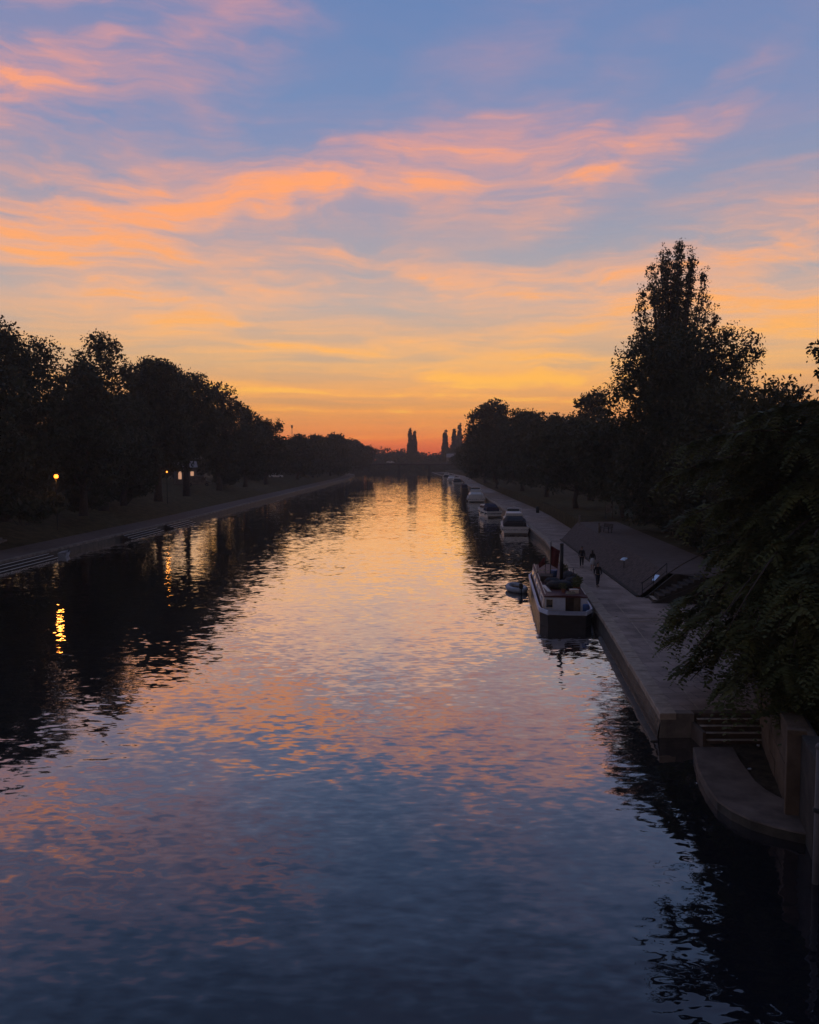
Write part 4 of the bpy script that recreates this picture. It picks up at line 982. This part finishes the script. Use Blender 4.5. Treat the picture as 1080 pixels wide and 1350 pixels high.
    for sx in (-1, 1):
        mb = MB(); mb.blob((sx * .031, -.112, 1.635), (.012, .008, .008), 1, n=8, m=6, amp=0); mb.build('eye', M['hair'], r, smooth=True)
        mb = MB(); mb.blob((sx * .083, 0, 1.625), (.014, .024, .034), 1, n=8, m=6, amp=.05); mb.build('ear', M['skin'], r, smooth=True)
    mb = MB(); mb.blob((0, -.108, 1.572), (.026, .008, .008), 1, n=8, m=6, amp=0); mb.build('mouth', M['maroon'], r, smooth=True)
    if hat:
        mb = MB(); mb.lathe([(.16, 1.70), (.16, 1.71), (.095, 1.715), (.09, 1.79), (.05, 1.81)]); mb.build('hat', M[hat], r, smooth=True)
    return r
q = g(788, 774, .9); person(q, R(5), 'person in dark clothes walking nearest on the promenade', 1.76, .2)
q = g(767, 748, .9); person(q, R(-8), 'person in dark clothes standing farthest of the three on the promenade', 1.76, .12, bottom='black')
q = g(781, 752, .9); person(q, R(175), 'person in a dark top and pale skirt between the two others', 1.66, .12, bottom='palecloth', long_hair=True, skirt=True)
q = g(732, 672, 2.5); q2 = g(732, 673, .9); person((q2.x, q2.y, .9), R(160), 'distant person in a pale top under the trees on the far paving', 1.75, .15, top='palecloth', bottom='black')

# ================================================================== SKY
w = bpy.data.worlds.new('World'); scene.world = w; w.use_nodes = True
t = NT(w.node_tree); nd = w.node_tree.nodes; bg = nd['Background']
dirv = t.vm('NORMALIZE', t.n('ShaderNodeTexCoord').outputs['Generated'])
sx = t.n('ShaderNodeSeparateXYZ'); t.l.new(dirv, sx.inputs[0]); X, Y, Z = sx.outputs
U = t.m('ARCTAN2', X, Y); Vv = t.m('ARCSINE', Z)
def cmb(x, y, z=0.0):
    c = t.n('ShaderNodeCombineXYZ'); t.put(c.inputs[0], x); t.put(c.inputs[1], y); t.put(c.inputs[2], z); return c.outputs[0]
def UV(px, py):
    d = ray(px, py).normalized(); return math.atan2(d.x, d.y), math.asin(d.z)
uv = cmb(U, Vv)
# warp
wa = t.vm('SUBTRACT', t.noise(t.mapping(uv, sc=(1, 1.8, 1)), 4.0, 3, .55, out=1), (.5, .5, .5))
wb = t.vm('SUBTRACT', t.noise(t.mapping(uv, sc=(1, 2.2, 1)), 16.0, 4, .6, out=1), (.5, .5, .5))
amp = t.rng(Vv, .0, .30, .12, 1.0)
wv = t.vm('ADD', t.vm('MULTIPLY', wa, (.14, .06, 0)), t.vm('MULTIPLY', wb, (.045, .018, 0)))
pw = t.vm('ADD', uv, t.vm('SCALE', wv, scale=amp))
STROKES = [  # px, py, half-length, half-width, tilt (deg), strength
 (20, 55, 260, 85, 10, .75), (15, 85, 120, 40, 15, .35), (190, 45, 230, 42, 12, .40), (285, 15, 90, 14, 22, .30),
 (285, 152, 70, 16, -38, .30), (165, 232, 75, 18, -8, .42), (60, 262, 220, 34, -16, .45),
 (190, 285, 200, 40, 13, .70), (330, 252, 230, 30, 4, .85), (410, 242, 110, 16, 8, .75), (300, 268, 240, 22, 6, .45),
 (540, 235, 190, 46, 8, .62), (640, 188, 90, 22, 28, .60), (665, 222, 130, 32, 14, .55), (560, 190, 120, 16, 10, .45),
 (780, 172, 75, 10, -14, .65), (840, 205, 170, 26, 27, .60), (780, 235, 130, 14, 20, .40), (760, 140, 130, 30, 30, .16), (640, 80, 200, 40, 30, .12),
 (110, 345, 240, 60, -10, .48), (150, 385, 190, 26, -20, .60), (230, 330, 240, 40, -8, .42), (330, 410, 260, 22, -10, .40),
 (420, 300, 200, 20, -16, .32), (500, 270, 500, 85, 3, .30), (480, 350, 360, 45, -4, .22),
 (1010, 285, 230, 44, 16, .52), (1065, 300, 120, 34, 18, .35), (930, 330, 220, 36, 6, .28), (1010, 412, 230, 36, 3, .85), (1060, 440, 150, 22, 2, .4),
 (640, 368, 170, 15, -1, .62), (705, 384, 130, 9, 4, .48), (560, 362, 140, 10, -10, .42), (500, 390, 160, 10, -8, .25),
 (745, 437, 90, 10, 15, .60), (690, 432, 60, 6, 8, .4), (410, 463, 90, 5, -4, .75), (680, 468, 100, 8, -1, .75), (600, 452, 260, 14, 2, .30),
 (540, 497, 420, 15, 2, .70), (470, 519, 380, 8, -2, .70), (600, 541, 300, 7, 1, .55), (700, 500, 200, 14, 5, .45), (420, 545, 200, 6, -3, .4),
 (540, 562, 330, 6, 0, .7), (480, 578, 280, 6, 1, .9), (180, 420, 200, 22, -6, .4), (800, 470, 200, 20, 6, .4), (760, 395, 260, 40, 8, .28), (880, 500, 220, 20, 2, .5), (160, 450, 260, 20, 2, .3)]
dens = None
for px, py, a_, b_, ang_, st in STROKES:
    u0, v0 = UV(px, py); st *= .92 if py < 355 else 1.9
    q = t.mapping(pw, loc=(u0, v0, 0), rot=(0, 0, R(ang_)), sc=(a_ * 1.35 / F, b_ * 1.6 / F, 1), kind='TEXTURE')
    gn = t.n('ShaderNodeTexGradient', gradient_type='SPHERICAL'); t.l.new(q, gn.inputs[0])
    dens = t.m('MULTIPLY', gn.outputs['Fac'], st) if dens is None else t.m('MULTIPLY_ADD', gn.outputs['Fac'], st, dens)
# fibres: fine streaks that fan out from the low left, plus a cloud sheet overhead that flattens towards the horizon
zz = t.m('ADD', t.m('MAXIMUM', Z, 0.0), .10)
pl = cmb(t.m('DIVIDE', X, zz), t.m('DIVIDE', Y, zz))
def fibre(rot, sx_, sy_, scale, w1, det=7):
    q = t.vm('ADD', t.mapping(uv, rot=(0, 0, R(rot)), sc=(sx_, sy_, 1)), t.vm('SCALE', wa, scale=w1))
    return t.rng(t.noise(q, scale, det, .58, .15), .33, .67, 0, 1)
fL = fibre(5, 3.6, 28, 1.05, 2.4); fR = fibre(-27, 3.2, 29, 1.1, 2.0); fH = fibre(-3, 4, 55, 1.1, 2.0)
fF = fibre(-19, 7, 62, 1.5, 2.6, 6)
mR = t.rng(U, -.10, .22, 0, 1, True); mL = t.rng(U, -.34, -.16, 1, 0, True)
fib = t.mix(mR, fibre(-14, 3.4, 27, 1.1, 2.3), fR); fib = t.mix(mL, fib, fL)
fib = t.mix(t.rng(Vv, .20, .10, 0, 1, True), fib, fH)
fib = t.m('MULTIPLY', t.m('POWER', fib, 1.7), t.m('MULTIPLY_ADD', fF, 1.05, .80))
f1 = t.rng(t.noise(t.vm('ADD', t.mapping(pl, rot=(0, 0, R(-14)), sc=(.55, 2.6, 1)), t.vm('SCALE', wa, scale=1.2)), 1.5, 6, .6, .2), .35, .70, 0, 1)
veil = t.m('MULTIPLY', f1, t.rng(t.noise(pl, .7, 3, .5), .4, .7, 0, 1))
hor = t.m('MULTIPLY', t.rng(t.noise(cmb(t.m('MULTIPLY', U, 3.0), t.m('MULTIPLY', Vv, 85.0)), 1.0, 4, .6, .4), .42, .68, 0, 1), t.rng(Vv, .0, .16, .62, 0.0))
soft = t.m('MULTIPLY', dens, .09)
dens = t.m('MULTIPLY_ADD', t.m('MULTIPLY', dens, fib), .92, soft)
dens = t.m('ADD', t.m('MULTIPLY_ADD', veil, .12, dens), hor)
cl = t.m('SUBTRACT', 1.0, t.m('POWER', 2.718, t.m('MULTIPLY', dens, -1.55)))
S = lambda v: v / .80
clear = t.ramp(t.m('DIVIDE', Vv, .80, clamp=True), [(0, lin(206, 78, 46)), (S(.0165), lin(216, 112, 66)), (S(.032), lin(220, 140, 84)), (S(.058), lin(212, 150, 96)), (S(.111), lin(196, 164, 134)), (S(.182), lin(166, 164, 166)), (S(.267), lin(142, 151, 172)), (S(.36), lin(116, 138, 178)), (S(.49), lin(100, 128, 175)), (S(.8), lin(84, 104, 150))])
cloud = t.ramp(t.m('DIVIDE', Vv, .80, clamp=True), [(0, lin(236, 80, 44)), (S(.0165), lin(246, 116, 54)), (S(.032), lin(252, 148, 66)), (S(.058), lin(255, 168, 76)), (S(.111), lin(255, 184, 98)), (S(.182), lin(252, 178, 122)), (S(.267), lin(250, 168, 120)), (S(.36), lin(240, 158, 128)), (S(.46), lin(220, 152, 146)), (S(.8), lin(165, 130, 165))])
core = t.rng(t.m('MULTIPLY', dens, t.m('MULTIPLY_ADD', fF, .6, .65)), .50, 1.3, 0, .95, True)
corec = t.ramp(t.m('DIVIDE', Vv, .80, clamp=True), [(0, lin(250, 110, 50)), (S(.058), lin(255, 190, 80)), (S(.182), lin(255, 172, 94)), (S(.267), lin(255, 163, 100)), (S(.36), lin(254, 160, 106)), (S(.46), lin(232, 156, 140)), (S(.8), lin(170, 130, 160))])
cloud = t.mix(core, cloud, corec)
sky = t.mix(cl, clear, cloud)
# away from the sunset the dusk sky is dimmer and bluer
side = t.rng(t.m('ABSOLUTE', U), .75, 2.3, 0, 1, True)
dusk = t.ramp(t.m('DIVIDE', Vv, .80, clamp=True), [(0, lin(108, 86, 78)), (S(.2), lin(106, 90, 86)), (S(.5), lin(92, 90, 100)), (1, lin(76, 84, 108))])
sky = t.mix(side, sky, dusk)
st = t.n('ShaderNodeTexSky', sky_type='NISHITA', sun_disc=False); st.sun_elevation = R(1.0); st.sun_rotation = R(-2); st.dust_density = 3
low = t.rng(Z, -.02, 0.0, 0, 1)
sky = t.mix(1.0, sky, t.vm('SCALE', st.outputs[0], scale=.004), 'ADD')
t.put(bg.inputs[0], sky); bg.inputs[1].default_value = 1.0
w.cycles.sampling_method = 'MANUAL'; w.cycles.sample_map_resolution = 1024

sun = bpy.data.lights.new('sun', 'SUN'); sun.energy = .025; sun.angle = R(26); sun.color = (1, .42, .14)
so = bpy.data.objects.new('sun', sun); COL.objects.link(so)
so.rotation_euler = Vector((math.sin(R(-2)) * -1, -math.cos(R(-2)), -math.sin(R(2.5)))).to_track_quat('-Z', 'Y').to_euler()

# ---- evening haze
mh = bpy.data.materials.new('evening_haze'); mh.use_nodes = True
for x in list(mh.node_tree.nodes):
    if x.type != 'OUTPUT_MATERIAL': mh.node_tree.nodes.remove(x)
pv = mh.node_tree.nodes.new('ShaderNodeVolumePrincipled'); pv.inputs['Color'].default_value = (.92, .88, .84, 1)
pv.inputs['Density'].default_value = .0004; pv.inputs['Anisotropy'].default_value = .55
mh.node_tree.links.new(pv.outputs[0], mh.node_tree.nodes['Material Output'].inputs['Volume'])
mb = MB(); mb.box((0, 225, 20.8), (1860, 1400, 48.4)); hz = mb.build('haze', mh); hz['kind'] = 'stuff'

# ================================================================== CAMERA
cam = bpy.data.cameras.new('camera'); cam.sensor_fit = 'HORIZONTAL'; cam.sensor_width = 36; cam.lens = 36 * F / 1080
cam.clip_start = .1; cam.clip_end = 8000
co = bpy.data.objects.new('camera', cam); COL.objects.link(co); co.location = (0, 0, CAMZ); co.rotation_euler = (R(90) - PIT, 0, 0)
scene.camera = co
scene.render.resolution_x, scene.render.resolution_y = 819, 1024
scene.view_settings.view_transform = 'Standard'; scene.view_settings.look = 'None'
scene.view_settings.exposure = .14; scene.view_settings.gamma = 1
cy = scene.cycles
cy.use_denoising = True; cy.max_bounces = 6; cy.diffuse_bounces = 2; cy.glossy_bounces = 3; cy.transmission_bounces = 2
cy.sample_clamp_indirect = 4
